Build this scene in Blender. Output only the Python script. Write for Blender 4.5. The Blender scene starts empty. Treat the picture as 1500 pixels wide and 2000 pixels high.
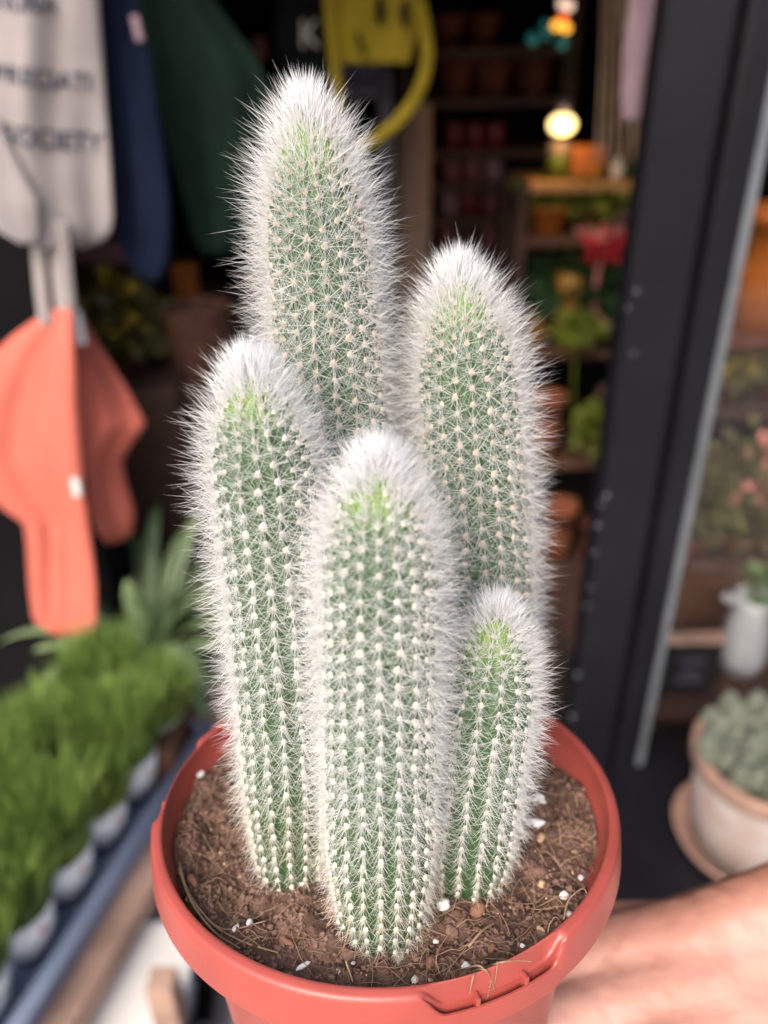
import bpy, bmesh, math, random
import numpy as np
from mathutils import Matrix, Vector

random.seed(7)
RNG = np.random.default_rng(11)
SC = bpy.context.scene
COL = SC.collection

# ------------------------------------------------------------------ camera
F = 1504.0                       # focal length in photograph pixels (1500 x 2000)
PITCH = math.radians(29.0)
ROLL = math.radians(-1.2)
CAM = np.array([0.0, 0.0, 1.5])
_r = np.array([1.0, 0, 0]); _u = np.array([0, math.sin(PITCH), math.cos(PITCH)])
_f = np.array([0, math.cos(PITCH), -math.sin(PITCH)])
_c, _s = math.cos(ROLL), math.sin(ROLL)
_r, _u = _c * _r + _s * _u, -_s * _r + _c * _u
CM = np.c_[_r, _u, -_f]          # camera axes as columns
cam_d = bpy.data.cameras.new('camera')
cam = bpy.data.objects.new('camera', cam_d); COL.objects.link(cam)
cm4 = Matrix.Identity(4)
for i in range(3):
    for j in range(3):
        cm4[i][j] = CM[i][j]
    cm4[i][3] = CAM[i]
cam.matrix_world = cm4
cam_d.sensor_fit = 'VERTICAL'; cam_d.sensor_height = 36.0; cam_d.sensor_width = 27.0
cam_d.lens = 36.0 * F / 2000.0
cam_d.clip_start = 0.005; cam_d.clip_end = 200
cam_d.dof.use_dof = True
cam_d.dof.focus_distance = 0.166
cam_d.dof.aperture_fstop = 7.8
SC.camera = cam

# ------------------------------------------------------------------ daylight
world = bpy.data.worlds.new('World'); SC.world = world
world.use_nodes = True
wn = world.node_tree; wn.nodes.clear()
sky = wn.nodes.new('ShaderNodeTexSky'); sky.sky_type = 'NISHITA'; sky.sun_disc = False
SUN_EL, SUN_AZ = math.radians(42), math.radians(205)     # azimuth clockwise from +Y: behind the camera, to its left
sky.sun_elevation = SUN_EL; sky.sun_rotation = SUN_AZ
sky.air_density = 1.0; sky.dust_density = 6.0; sky.ozone_density = 0.6
bg = wn.nodes.new('ShaderNodeBackground'); bg.inputs['Strength'].default_value = 0.13
wo = wn.nodes.new('ShaderNodeOutputWorld')
wn.links.new(sky.outputs[0], bg.inputs[0]); wn.links.new(bg.outputs[0], wo.inputs[0])
sun_d = bpy.data.lights.new('sun', 'SUN'); sun_d.energy = 1.5; sun_d.angle = math.radians(35)
sun_d.color = (1.0, 0.975, 0.95)
sun = bpy.data.objects.new('sun', sun_d); COL.objects.link(sun)
sdir = Vector((math.sin(SUN_AZ) * math.cos(SUN_EL), math.cos(SUN_AZ) * math.cos(SUN_EL), math.sin(SUN_EL)))
sun.rotation_euler = sdir.to_track_quat('Z', 'Y').to_euler()
sun.location = (0, -3, 6)
vs = SC.view_settings
vs.view_transform = 'Standard'; vs.look = 'None'; vs.exposure = 0.95; vs.gamma = 1.0; vs.use_curve_mapping = False
cy = SC.cycles
cy.use_denoising = True
cy.max_bounces = 10; cy.diffuse_bounces = 6; cy.transmission_bounces = 8; cy.transparent_max_bounces = 16
cy.caustics_reflective = False; cy.caustics_refractive = False
cy.sample_clamp_indirect = 6.0

# ------------------------------------------------------------------ helpers
def ray(px, py):
    return CM @ np.array([(px - 750) / F, -(py - 1000) / F, -1.0])
def at(px, py, Y):               # pixel -> point on the vertical plane y = Y
    d = ray(px, py); return CAM + d * (Y / d[1])
def atz(px, py, Z):              # pixel -> point on the horizontal plane z = Z
    d = ray(px, py); return CAM + d * ((Z - CAM[2]) / d[2])
def mpp(px, py, Y):              # metres per photograph pixel there
    return Y / ray(px, py)[1] / F

def mat(name, col, rough=0.6, var=0.12, scale=8.0, bump=0.0, bscale=60.0, spec=0.35, sss=0.0, metal=0.0, col2=None, emit=0.0):
    m = bpy.data.materials.new(name); m.use_nodes = True
    nt = m.node_tree; b = nt.nodes['Principled BSDF']
    tc = nt.nodes.new('ShaderNodeTexCoord')
    nz = nt.nodes.new('ShaderNodeTexNoise'); nz.inputs['Scale'].default_value = scale; nz.inputs['Detail'].default_value = 6
    nt.links.new(tc.outputs['Object'], nz.inputs['Vector'])
    rp = nt.nodes.new('ShaderNodeValToRGB')
    c = np.array(col)
    a = np.clip(c * (1 - var), 0, 1); d = np.clip(c * (1 + var), 0, 1) if col2 is None else np.array(col2)
    rp.color_ramp.elements[0].position = 0.33; rp.color_ramp.elements[1].position = 0.67
    rp.color_ramp.elements[0].color = (*a, 1); rp.color_ramp.elements[1].color = (*d, 1)
    nt.links.new(nz.outputs['Fac'], rp.inputs[0]); nt.links.new(rp.outputs[0], b.inputs['Base Color'])
    b.inputs['Roughness'].default_value = rough
    b.inputs['Specular IOR Level'].default_value = spec
    b.inputs['Metallic'].default_value = metal
    if sss:
        b.inputs['Subsurface Weight'].default_value = sss
        b.inputs['Subsurface Radius'].default_value = (0.006, 0.0025, 0.0015)
        b.inputs['Subsurface Scale'].default_value = 1.0
    if emit:
        b.inputs['Emission Color'].default_value = (*col, 1); b.inputs['Emission Strength'].default_value = emit
    if bump:
        n2 = nt.nodes.new('ShaderNodeTexNoise'); n2.inputs['Scale'].default_value = bscale; n2.inputs['Detail'].default_value = 5
        nt.links.new(tc.outputs['Object'], n2.inputs['Vector'])
        bp = nt.nodes.new('ShaderNodeBump'); bp.inputs['Strength'].default_value = bump; bp.inputs['Distance'].default_value = 0.3 / bscale
        nt.links.new(n2.outputs['Fac'], bp.inputs['Height']); nt.links.new(bp.outputs[0], b.inputs['Normal'])
    return m

def tag(o, label=None, cat=None, group=None, kind=None):
    if label: o['label'] = label
    if cat: o['category'] = cat
    if group: o['group'] = group
    if kind: o['kind'] = kind
    return o
def link(name, me, m=None, parent=None, smooth=True):
    if m is not None and len(me.materials) == 0: me.materials.append(m)
    if smooth and len(me.polygons):
        me.polygons.foreach_set('use_smooth', np.ones(len(me.polygons), bool))
    o = bpy.data.objects.new(name, me); COL.objects.link(o)
    if parent is not None: o.parent = parent
    return o
def empty(name, loc):
    o = bpy.data.objects.new(name, None); COL.objects.link(o); o.location = Vector(loc); o.empty_display_size = 0.05
    return o
def thing(name, loc, label, cat, group=None):
    return tag(empty(name, loc), label, cat, group)
def mesh(name, v, f):
    me = bpy.data.meshes.new(name); me.from_pydata([tuple(map(float, p)) for p in v], [], [tuple(map(int, q)) for q in f]); me.update(); return me
def local(o, pts):               # world points -> coordinates of an unrotated parent
    return np.array(pts, float) - np.array(o.location)

class MB:                        # collects shapes into one mesh
    def __init__(s): s.v = []; s.f = []
    def add(s, v, f):
        n = len(s.v); s.v += [tuple(map(float, p)) for p in v]; s.f += [tuple(int(i) + n for i in q) for q in f]; return s
    def box(s, c, d, rz=0.0, bev=0.0):
        cx, cy_, cz = c; dx, dy, dz = [x / 2 for x in d]
        ca, sa = math.cos(rz), math.sin(rz)
        if bev <= 0:
            V = [(x, y, z) for z in (-dz, dz) for y in (-dy, dy) for x in (-dx, dx)]
            Fc = [(0, 2, 3, 1), (4, 5, 7, 6), (0, 1, 5, 4), (2, 6, 7, 3), (0, 4, 6, 2), (1, 3, 7, 5)]
        else:
            bm = bmesh.new(); bmesh.ops.create_cube(bm, size=1.0)
            for q in bm.verts: q.co = Vector((q.co.x * 2 * dx, q.co.y * 2 * dy, q.co.z * 2 * dz))
            bmesh.ops.bevel(bm, geom=bm.edges[:], offset=bev, segments=2, affect='EDGES', profile=0.5)
            bm.verts.index_update()
            V = [tuple(q.co) for q in bm.verts]; Fc = [tuple(q.index for q in fc.verts) for fc in bm.faces]; bm.free()
        return s.add([(cx + x * ca - y * sa, cy_ + x * sa + y * ca, cz + z) for x, y, z in V], Fc)
    def tube(s, pts, rad, n=8, cap=True):
        v, f = tube(pts, rad, n, cap); return s.add(v, f)
    def lathe(s, prof, n=40, c=(0, 0, 0)):
        v, f = lathe(prof, n); return s.add([(x + c[0], y + c[1], z + c[2]) for x, y, z in v], f)
    def mesh(s, name): return mesh(name, s.v, s.f)

def lathe(prof, n=40):
    V = []; Fc = []
    k = len(prof)
    for i in range(n):
        a = 2 * math.pi * i / n
        for r, z in prof: V.append((r * math.cos(a), r * math.sin(a), z))
    for i in range(n):
        j = (i + 1) % n
        for q in range(k - 1): Fc.append((i * k + q, j * k + q, j * k + q + 1, i * k + q + 1))
    return V, Fc
def tube(pts, rad, n=8, cap=True):
    pts = [np.array(p, float) for p in pts]
    rad = [rad] * len(pts) if np.isscalar(rad) else rad
    V = []; Fc = []; ref = None
    for i, p in enumerate(pts):
        t = pts[min(i + 1, len(pts) - 1)] - pts[max(i - 1, 0)]; t /= np.linalg.norm(t) + 1e-12
        if ref is None:
            ref = np.array([0, 0, 1.0]) if abs(t[2]) < 0.9 else np.array([1.0, 0, 0])
        a = ref - t * (ref @ t); a /= np.linalg.norm(a) + 1e-12; b = np.cross(t, a); ref = a
        for k in range(n):
            g = 2 * math.pi * k / n; V.append(p + rad[i] * (math.cos(g) * a + math.sin(g) * b))
    for i in range(len(pts) - 1):
        for k in range(n):
            Fc.append((i * n + k, i * n + (k + 1) % n, (i + 1) * n + (k + 1) % n, (i + 1) * n + k))
    if cap: Fc.append(tuple(range(n))[::-1]); Fc.append(tuple((len(pts) - 1) * n + k for k in range(n)))
    return V, Fc
def smooth_path(pts, n=24):
    pts = np.array(pts, float)
    if len(pts) < 3: return [pts[0] + (pts[-1] - pts[0]) * t for t in np.linspace(0, 1, n)]
    P = np.vstack([2 * pts[0] - pts[1], pts, 2 * pts[-1] - pts[-2]]); out = []
    for t in np.linspace(0, len(pts) - 1 - 1e-6, n):
        i = int(t); u = t - i; a, b, c, d = P[i:i + 4]
        out.append(0.5 * ((2 * b) + (c - a) * u + (2 * a - 5 * b + 4 * c - d) * u * u + (3 * b - a - 3 * c + d) * u ** 3))
    return out
_ico = {}
def ico(sub):
    if sub not in _ico:
        bm = bmesh.new(); bmesh.ops.create_icosphere(bm, subdivisions=sub, radius=1.0); bm.verts.index_update()
        _ico[sub] = (np.array([v.co[:] for v in bm.verts]), np.array([[v.index for v in f.verts] for f in bm.faces])); bm.free()
    return _ico[sub]
_LAT = np.random.default_rng(5).random((256, 256))
def vnoise(x, y):
    x = np.asarray(x, float); y = np.asarray(y, float)
    xi = np.floor(x).astype(int); yi = np.floor(y).astype(int); fx = x - xi; fy = y - yi
    fx = fx * fx * (3 - 2 * fx); fy = fy * fy * (3 - 2 * fy)
    g = lambda a, b: _LAT[a % 256, b % 256]
    return (g(xi, yi) * (1 - fx) + g(xi + 1, yi) * fx) * (1 - fy) + (g(xi, yi + 1) * (1 - fx) + g(xi + 1, yi + 1) * fx) * fy - 0.5
def sstep(a, b, x):
    t = np.clip((np.asarray(x, float) - a) / (b - a), 0, 1); return t * t * (3 - 2 * t)
def norm(a): return a / (np.linalg.norm(a, axis=-1, keepdims=True) + 1e-12)
def big_mesh(name, V, quads, tris):
    me = bpy.data.meshes.new(name)
    me.vertices.add(len(V)); me.vertices.foreach_set('co', np.ascontiguousarray(V, np.float32).ravel())
    nq, nt_ = len(quads), len(tris)
    li = np.concatenate([quads.ravel(), tris.ravel()]).astype(np.int32)
    me.loops.add(len(li)); me.loops.foreach_set('vertex_index', li)
    me.polygons.add(nq + nt_)
    me.polygons.foreach_set('loop_start', np.concatenate([np.arange(nq) * 4, nq * 4 + np.arange(nt_) * 3]).astype(np.int32))
    me.update(calc_edges=True); return me
def copies_mesh(name, sub, centers, mats3, sizes=None):   # many perturbed icospheres in one mesh
    v, f = ico(sub); n = len(centers)
    V = np.einsum('nij,kj->nki', mats3, v) + centers[:, None, :]
    Fc = (f[None] + (np.arange(n) * len(v))[:, None, None]).reshape(-1, 3)
    return big_mesh(name, V.reshape(-1, 3), np.zeros((0, 4), int), Fc)

# ------------------------------------------------------------------ materials
M = {}
M['plastic'] = mat('red_plastic', (0.345, 0.068, 0.055), rough=0.36, var=0.09, scale=55, bump=0.22, bscale=1100, spec=0.45)
M['soil'] = mat('peat', (0.130, 0.078, 0.060), rough=0.95, var=0.5, scale=160, bump=0.9, bscale=900, spec=0.1)
M['peat'] = mat('peat_crumb', (0.175, 0.105, 0.082), rough=0.95, var=0.6, scale=260, bump=0.6, bscale=1500, spec=0.1)
M['fibre'] = mat('root_fibre', (0.30, 0.19, 0.125), rough=0.8, var=0.4, scale=90, spec=0.2)
M['pale_fibre'] = mat('pale_root', (0.42, 0.29, 0.18), rough=0.7, var=0.25, scale=120, spec=0.2)
M['perlite'] = mat('perlite', (0.80, 0.78, 0.77), rough=0.9, var=0.1, scale=500, bump=0.6, bscale=1200)
M['grit'] = mat('tan_grit', (0.62, 0.40, 0.24), rough=0.8, var=0.25, scale=400, bump=0.4, bscale=1200)
M['bark'] = mat('bark_chip', (0.26, 0.13, 0.08), rough=0.9, var=0.3, scale=300, bump=0.6, bscale=900)
M['skin'] = mat('skin', (0.42, 0.20, 0.15), rough=0.5, var=0.06, scale=26, bump=0.35, bscale=420, spec=0.35, sss=0.35, col2=(0.52, 0.30, 0.255))
M['black_paint'] = mat('black_paint', (0.0055, 0.0055, 0.0085), rough=0.42, var=0.2, scale=14, bump=0.12, bscale=60, spec=0.26)
M['bead'] = mat('grey_bead', (0.13, 0.145, 0.165), rough=0.4, var=0.2, scale=25, spec=0.5)
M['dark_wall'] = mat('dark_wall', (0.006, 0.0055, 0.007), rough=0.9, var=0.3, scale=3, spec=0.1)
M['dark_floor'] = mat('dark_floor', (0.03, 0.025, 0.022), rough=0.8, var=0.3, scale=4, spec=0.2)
M['paving'] = mat('paving', (0.34, 0.32, 0.30), rough=0.9, var=0.18, scale=6, bump=0.4, bscale=90)
M['cream'] = mat('cream_canvas', (0.285, 0.255, 0.256), rough=0.9, var=0.06, scale=30, bump=0.3, bscale=900, spec=0.1)
M['coral'] = mat('coral_canvas', (0.50, 0.130, 0.095), rough=0.85, var=0.06, scale=30, bump=0.3, bscale=900, spec=0.15)
M['navy'] = mat('navy_canvas', (0.006, 0.010, 0.026), rough=0.9, var=0.15, scale=25, bump=0.3, bscale=900, spec=0.1)
M['forest'] = mat('dark_green_canvas', (0.004, 0.0115, 0.0075), rough=0.9, var=0.15, scale=25, bump=0.3, bscale=900, spec=0.1)
M['ink'] = mat('navy_ink', (0.02, 0.03, 0.06), rough=0.8, var=0.1, scale=50)
M['yellow'] = mat('yellow_cloth', (0.30, 0.225, 0.02), rough=0.85, var=0.1, scale=25, spec=0.15)
M['black_cloth'] = mat('black_cloth', (0.008, 0.008, 0.01), rough=0.95, var=0.2, scale=30, spec=0.1)
M['white_ink'] = mat('white_print', (0.5, 0.5, 0.48), rough=0.8)
M['mauve'] = mat('mauve_cloth', (0.20, 0.14, 0.165), rough=0.9, var=0.1, scale=20, spec=0.1)
M['wood'] = mat('weathered_wood', (0.36, 0.235, 0.185), rough=0.85, var=0.25, scale=14, bump=0.5, bscale=80, spec=0.15)
M['brown_wood'] = mat('brown_wood', (0.085, 0.040, 0.024), rough=0.8, var=0.3, scale=12, bump=0.4, bscale=80)
M['dark_wood'] = mat('dark_wood', (0.045, 0.022, 0.016), rough=0.75, var=0.3, scale=10)
M['warm_wood'] = mat('warm_wood', (0.42, 0.20, 0.07), rough=0.6, var=0.2, scale=10)
M['white'] = mat('white_plastic', (0.72, 0.70, 0.69), rough=0.5, var=0.05, scale=20)
M['label_white'] = mat('label_paper', (0.84, 0.85, 0.88), rough=0.5, var=0.06, scale=60)
M['label_mark'] = mat('label_print', (0.60, 0.24, 0.20), rough=0.6)
M['tray_blue'] = mat('grey_blue_plastic', (0.24, 0.285, 0.40), rough=0.45, var=0.08, scale=20)
M['cup'] = mat('cup_blue_plastic', (0.27, 0.315, 0.43), rough=0.45, var=0.06, scale=20)
M['terracotta'] = mat('terracotta', (0.19, 0.06, 0.026), rough=0.85, var=0.15, scale=18, bump=0.3, bscale=120)
M['dark_terracotta'] = mat('dark_terracotta', (0.10, 0.028, 0.016), rough=0.85, var=0.2, scale=18)
M['limed'] = mat('limed_terracotta', (0.33, 0.295, 0.285), rough=0.9, var=0.0, scale=28, bump=0.3, bscale=150, col2=(0.27, 0.205, 0.18))
M['limed_rim'] = mat('limed_rim', (0.33, 0.20, 0.155), rough=0.85, var=0.15, scale=30)
M['orange'] = mat('orange_glaze', (0.36, 0.105, 0.018), rough=0.45, var=0.12, scale=12)
M['pink'] = mat('dusty_pink', (0.34, 0.15, 0.16), rough=0.7, var=0.15, scale=15)
M['rose'] = mat('rose_tin', (0.15, 0.05, 0.06), rough=0.5, var=0.2, scale=20)
M['crimson'] = mat('crimson_tin', (0.11, 0.012, 0.018), rough=0.5, var=0.2, scale=20)
M['lilac'] = mat('lilac_tin', (0.19, 0.115, 0.15), rough=0.5, var=0.2, scale=20)
M['pale_ceramic'] = mat('pale_grey_ceramic', (0.42, 0.43, 0.45), rough=0.4, var=0.1, scale=15)
M['greymetal'] = mat('grey_metal', (0.07, 0.07, 0.095), rough=0.5, var=0.15, scale=12)
M['card'] = mat('brown_card', (0.22, 0.15, 0.12), rough=0.9, var=0.15, scale=8)
M['leaf'] = mat('leaf', (0.07, 0.13, 0.035), rough=0.45, var=0.35, scale=20, spec=0.4)
M['strap_leaf'] = mat('strap_leaf', (0.16, 0.24, 0.11), rough=0.36, var=0.25, scale=14, spec=0.5, col2=(0.27, 0.36, 0.18))
M['lime_leaf'] = mat('lime_leaf', (0.11, 0.135, 0.015), rough=0.5, var=0.3, scale=20)
M['olive_leaf'] = mat('olive_leaf', (0.085, 0.078, 0.028), rough=0.6, var=0.4, scale=20)
M['dark_leaf'] = mat('dark_leaf', (0.02, 0.045, 0.015), rough=0.5, var=0.3, scale=20)
M['grey_cactus'] = mat('grey_green_cactus', (0.13, 0.145, 0.11), rough=0.8, var=0.3, scale=60, bump=0.6, bscale=200)
M['grass'] = mat('grass_blade', (0.115, 0.205, 0.04), rough=0.5, var=0.25, scale=12, spec=0.25, col2=(0.22, 0.31, 0.07))
M['straw'] = mat('straw_base', (0.36, 0.26, 0.07), rough=0.8, var=0.3, scale=60)
M['red_flower'] = mat('red_flower', (0.42, 0.02, 0.035), rough=0.5, var=0.15, scale=40)
M['pink_flower'] = mat('salmon_flower', (0.60, 0.22, 0.20), rough=0.6, var=0.15, scale=40)
M['yellow_flower'] = mat('yellow_flower', (0.26, 0.19, 0.01), rough=0.6, var=0.15, scale=40)
M['ochre'] = mat('ochre_glaze', (0.26, 0.13, 0.018), rough=0.45, var=0.15, scale=12)
M['teal'] = mat('teal_glass', (0.02, 0.16, 0.16), rough=0.2, emit=0.2)
M['amber'] = mat('amber_glass', (0.95, 0.45, 0.05), rough=0.2, emit=1.0)
M['red_glass'] = mat('red_glass', (0.8, 0.14, 0.03), rough=0.2, emit=0.8)
M['clear_glass'] = mat('pale_glass', (0.85, 0.62, 0.48), rough=0.2, emit=0.7)
M['bulb'] = mat('lit_bulb', (1.0, 0.72, 0.30), rough=0.3, emit=1.6)
M['macrame'] = mat('macrame', (0.22, 0.15, 0.10), rough=0.9, var=0.2, scale=30)
M['black_plastic'] = mat('black_plastic', (0.014, 0.014, 0.016), rough=0.5, var=0.2, scale=20)
M['wicker'] = mat('brown_wicker', (0.10, 0.045, 0.03), rough=0.85, var=0.4, scale=60, bump=0.5, bscale=120)

def glass_mat():
    m = bpy.data.materials.new('window_glass'); m.use_nodes = True
    nt = m.node_tree; nt.nodes.clear()
    out = nt.nodes.new('ShaderNodeOutputMaterial'); mx = nt.nodes.new('ShaderNodeMixShader')
    tr = nt.nodes.new('ShaderNodeBsdfTransparent'); gl = nt.nodes.new('ShaderNodeBsdfGlossy'); gl.inputs['Roughness'].default_value = 0.03
    lw = nt.nodes.new('ShaderNodeLayerWeight'); lw.inputs['Blend'].default_value = 0.5
    pw = nt.nodes.new('ShaderNodeMath'); pw.operation = 'POWER'; pw.inputs[1].default_value = 5.0
    fr = nt.nodes.new('ShaderNodeMath'); fr.operation = 'MULTIPLY_ADD'; fr.inputs[1].default_value = 0.8; fr.inputs[2].default_value = 0.035
    nt.links.new(lw.outputs['Facing'], pw.inputs[0]); nt.links.new(pw.outputs[0], fr.inputs[0])
    nz = nt.nodes.new('ShaderNodeTexNoise'); nz.inputs['Scale'].default_value = 3
    cr = nt.nodes.new('ShaderNodeMapRange'); cr.inputs['To Min'].default_value = 0.9; cr.inputs['To Max'].default_value = 0.97
    nt.links.new(nz.outputs['Fac'], cr.inputs['Value']); nt.links.new(cr.outputs[0], tr.inputs['Color'])
    nt.links.new(fr.outputs[0], mx.inputs[0]); nt.links.new(tr.outputs[0], mx.inputs[1]); nt.links.new(gl.outputs[0], mx.inputs[2])
    nt.links.new(mx.outputs[0], out.inputs[0]); return m
M['glass'] = glass_mat()
def drop_mat():
    m = mat('water_drop', (0.30, 0.33, 0.38), rough=0.08, var=0.02, spec=0.8)  # pale base colour stands in for sky glints on clear water
    b = m.node_tree.nodes['Principled BSDF']; b.inputs['Transmission Weight'].default_value = 0.35; b.inputs['IOR'].default_value = 1.33
    return m
M['drop'] = drop_mat()

def stem_mat():
    m = bpy.data.materials.new('cactus_skin'); m.use_nodes = True
    nt = m.node_tree; b = nt.nodes['Principled BSDF']
    at_ = nt.nodes.new('ShaderNodeAttribute'); at_.attribute_name = 'young'
    rp = nt.nodes.new('ShaderNodeValToRGB'); e = rp.color_ramp.elements
    e[0].position = 0.0; e[0].color = (0.032, 0.078, 0.026, 1)
    e[1].position = 1.0; e[1].color = (0.150, 0.245, 0.040, 1)
    k = e.new(0.55); k.color = (0.040, 0.090, 0.030, 1)
    tc = nt.nodes.new('ShaderNodeTexCoord'); nz = nt.nodes.new('ShaderNodeTexNoise'); nz.inputs['Scale'].default_value = 130; nz.inputs['Detail'].default_value = 5
    nt.links.new(tc.outputs['Object'], nz.inputs['Vector'])
    mx = nt.nodes.new('ShaderNodeMixRGB'); mx.blend_type = 'MULTIPLY'; mx.inputs[0].default_value = 0.5
    mr = nt.nodes.new('ShaderNodeMapRange'); mr.inputs['To Min'].default_value = 0.7; mr.inputs['To Max'].default_value = 1.3
    nt.links.new(nz.outputs['Fac'], mr.inputs['Value'])
    nt.links.new(at_.outputs['Fac'], rp.inputs[0]); nt.links.new(rp.outputs[0], mx.inputs[1]); nt.links.new(mr.outputs[0], mx.inputs[2])
    nt.links.new(mx.outputs[0], b.inputs['Base Color']); b.inputs['Roughness'].default_value = 0.5
    b.inputs['Subsurface Weight'].default_value = 0.15; b.inputs['Subsurface Radius'].default_value = (0.0015, 0.002, 0.0008); b.inputs['Subsurface Scale'].default_value = 1.0
    return m
M['stem'] = stem_mat()
def spine_mat():
    m = bpy.data.materials.new('white_spine'); m.use_nodes = True
    nt = m.node_tree; nt.nodes.clear()
    out = nt.nodes.new('ShaderNodeOutputMaterial')
    at_ = nt.nodes.new('ShaderNodeAttribute'); at_.attribute_name = 'tint'
    rp = nt.nodes.new('ShaderNodeValToRGB'); e = rp.color_ramp.elements
    e[0].color = (0.955, 0.96, 0.975, 1); e[1].color = (0.66, 0.44, 0.22, 1)
    k = e.new(0.5); k.color = (0.84, 0.76, 0.60, 1)
    nt.links.new(at_.outputs['Fac'], rp.inputs[0])
    df = nt.nodes.new('ShaderNodeBsdfDiffuse'); tl = nt.nodes.new('ShaderNodeBsdfTranslucent'); gl = nt.nodes.new('ShaderNodeBsdfGlossy'); gl.inputs['Roughness'].default_value = 0.35
    m1 = nt.nodes.new('ShaderNodeMixShader'); m1.inputs[0].default_value = 0.38
    m2 = nt.nodes.new('ShaderNodeMixShader'); m2.inputs[0].default_value = 0.06
    for n_ in (df, tl): nt.links.new(rp.outputs[0], n_.inputs['Color'])
    nt.links.new(df.outputs[0], m1.inputs[1]); nt.links.new(tl.outputs[0], m1.inputs[2])
    nt.links.new(m1.outputs[0], m2.inputs[1]); nt.links.new(gl.outputs[0], m2.inputs[2]); nt.links.new(m2.outputs[0], out.inputs[0])
    return m
M['spine'] = spine_mat()
M['wool'] = mat('areole_wool', (0.86, 0.80, 0.68), rough=0.95, var=0.08, scale=900, bump=0.5, bscale=2500, spec=0.05)
M['wool_pink'] = mat('areole_wool_buff', (0.80, 0.62, 0.51), rough=0.95, var=0.10, scale=900, bump=0.5, bscale=2500, spec=0.05)

# ================================================================== setting
def slab(name, c, d, m, kind='structure'):
    me = MB().box((0, 0, 0), d).mesh(name); o = link(name, me, m, smooth=False); o.location = c; tag(o, kind=kind); return o
slab('pavement', (0.2, -2.0, -0.05), (14, 5.6, 0.1), M['paving'])
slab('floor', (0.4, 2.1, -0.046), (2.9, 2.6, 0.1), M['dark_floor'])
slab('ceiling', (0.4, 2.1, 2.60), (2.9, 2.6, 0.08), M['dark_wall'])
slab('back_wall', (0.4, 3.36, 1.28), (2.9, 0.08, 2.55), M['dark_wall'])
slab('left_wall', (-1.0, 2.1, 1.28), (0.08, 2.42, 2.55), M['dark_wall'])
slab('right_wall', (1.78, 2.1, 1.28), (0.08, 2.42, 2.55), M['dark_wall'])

YF = 0.80                                                   # shop front
# shop front: the black panels either side and above the opening
t = thing('shop_front', (0.2, YF, 0), 'black painted shop front around the doorway, left jamb beside the coral bag', 'shop front')
b = MB().box((-0.2 - 1.45 + 0.72, 0.24, 1.3), (0.62, 0.10, 2.6), bev=0.004); o = link('jamb', b.mesh('jamb'), M['dark_wall'], t, False)
o = link('fascia_light_block', MB().box((0.30, 0.195, 2.22), (2.6, 0.07, 0.76), bev=0.004).mesh('fascia_light_block'), M['black_paint'], t, False)  # unseen fascia, lower edge brought down to keep daylight out of the shop
o = link('stall_riser', MB().box((0.72, 0.06, 0.30), (1.14, 0.05, 0.60), bev=0.004).mesh('stall_riser'), M['black_paint'], t, False)

# door post with its mouldings, glazing bead and rain drops
pl = atz(1100, 1530, 0.655); XL = at(1180, 765, YF - 0.045)[0]
px0 = XL
px0 += 0.027
post = thing('door_post', (px0, YF, 0.64), 'black moulded door post with a grey glazing bead and rain drops', 'door post')
prof = [(-0.012, 0.0), (-0.012, -0.030), (-0.008, -0.034), (0.045, -0.036), (0.049, -0.030), (0.052, -0.014), (0.058, -0.014), (0.061, -0.026), (0.066, -0.030), (0.088, -0.030), (0.091, -0.022), (0.094, 0.0), (0.094, 0.012), (0.094, 0.013), (-0.012, 0.0005)]
v = []; fcs = []; k = len(prof)
for z in (0.0, 1.60): v += [(x, y, z) for x, y in prof]
for i in range(k): fcs.append((i, (i + 1) % k, k + (i + 1) % k, k + i))
fcs += [tuple(range(k))[::-1], tuple(range(k, 2 * k))]
link('post', mesh('post', v, fcs), M['black_paint'], post, False)
link('glazing_bead', MB().box((0.1005, -0.004, 0.80), (0.011, 0.022, 1.60), bev=0.002).mesh('glazing_bead'), M['bead'], post, False)
dv, df = ico(2)
for (qx, qy, rr) in [(1185, 968, 2.2), (1152, 988, 1.6), (1155, 1028, 2.1), (1174, 1038, 2.0), (1145, 1082, 1.7), (1128, 1150, 1.5), (1130, 1186, 1.7), (1111, 1320, 2.4), (1110, 1402, 2.3), (1243, 532, 1.5), (1243, 568, 1.5), (1229, 602, 1.5), (1237, 690, 1.2)]:
    w = at(qx, qy, YF - 0.034); lx = max(w[0] - px0, -0.0105)
    me = mesh('water_drop', dv * np.array([rr, rr * 0.7, rr * 1.1]) * 1e-3, df)
    o = link('water_drop', me, M['drop'], post); o.location = (lx, -0.0345 if lx > -0.006 else -0.032, w[2] - 0.64)

# shop window: pane, and the ledge outside it
pane = link('window_pane', MB().box((0, 0, 0), (0.90, 0.005, 1.56)).mesh('window_pane'), M['glass'], None, False)
pane.location = (px0 + 0.108 + 0.45, YF + 0.004, 0.66 + 0.79)
tag(pane, 'clear glass shop window pane to the right of the black post', 'window')
ledge = link('window_ledge', MB().box((0, 0, 0), (1.16, 0.34, 0.04), bev=0.004).mesh('window_ledge'), M['black_paint'], None, False)
LZ = 0.64; ledge.location = (px0 - 0.005 + 0.58, YF - 0.12, LZ - 0.02)
tag(ledge, 'black painted ledge below the shop window, holding the whitened clay pot', 'window ledge')
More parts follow.
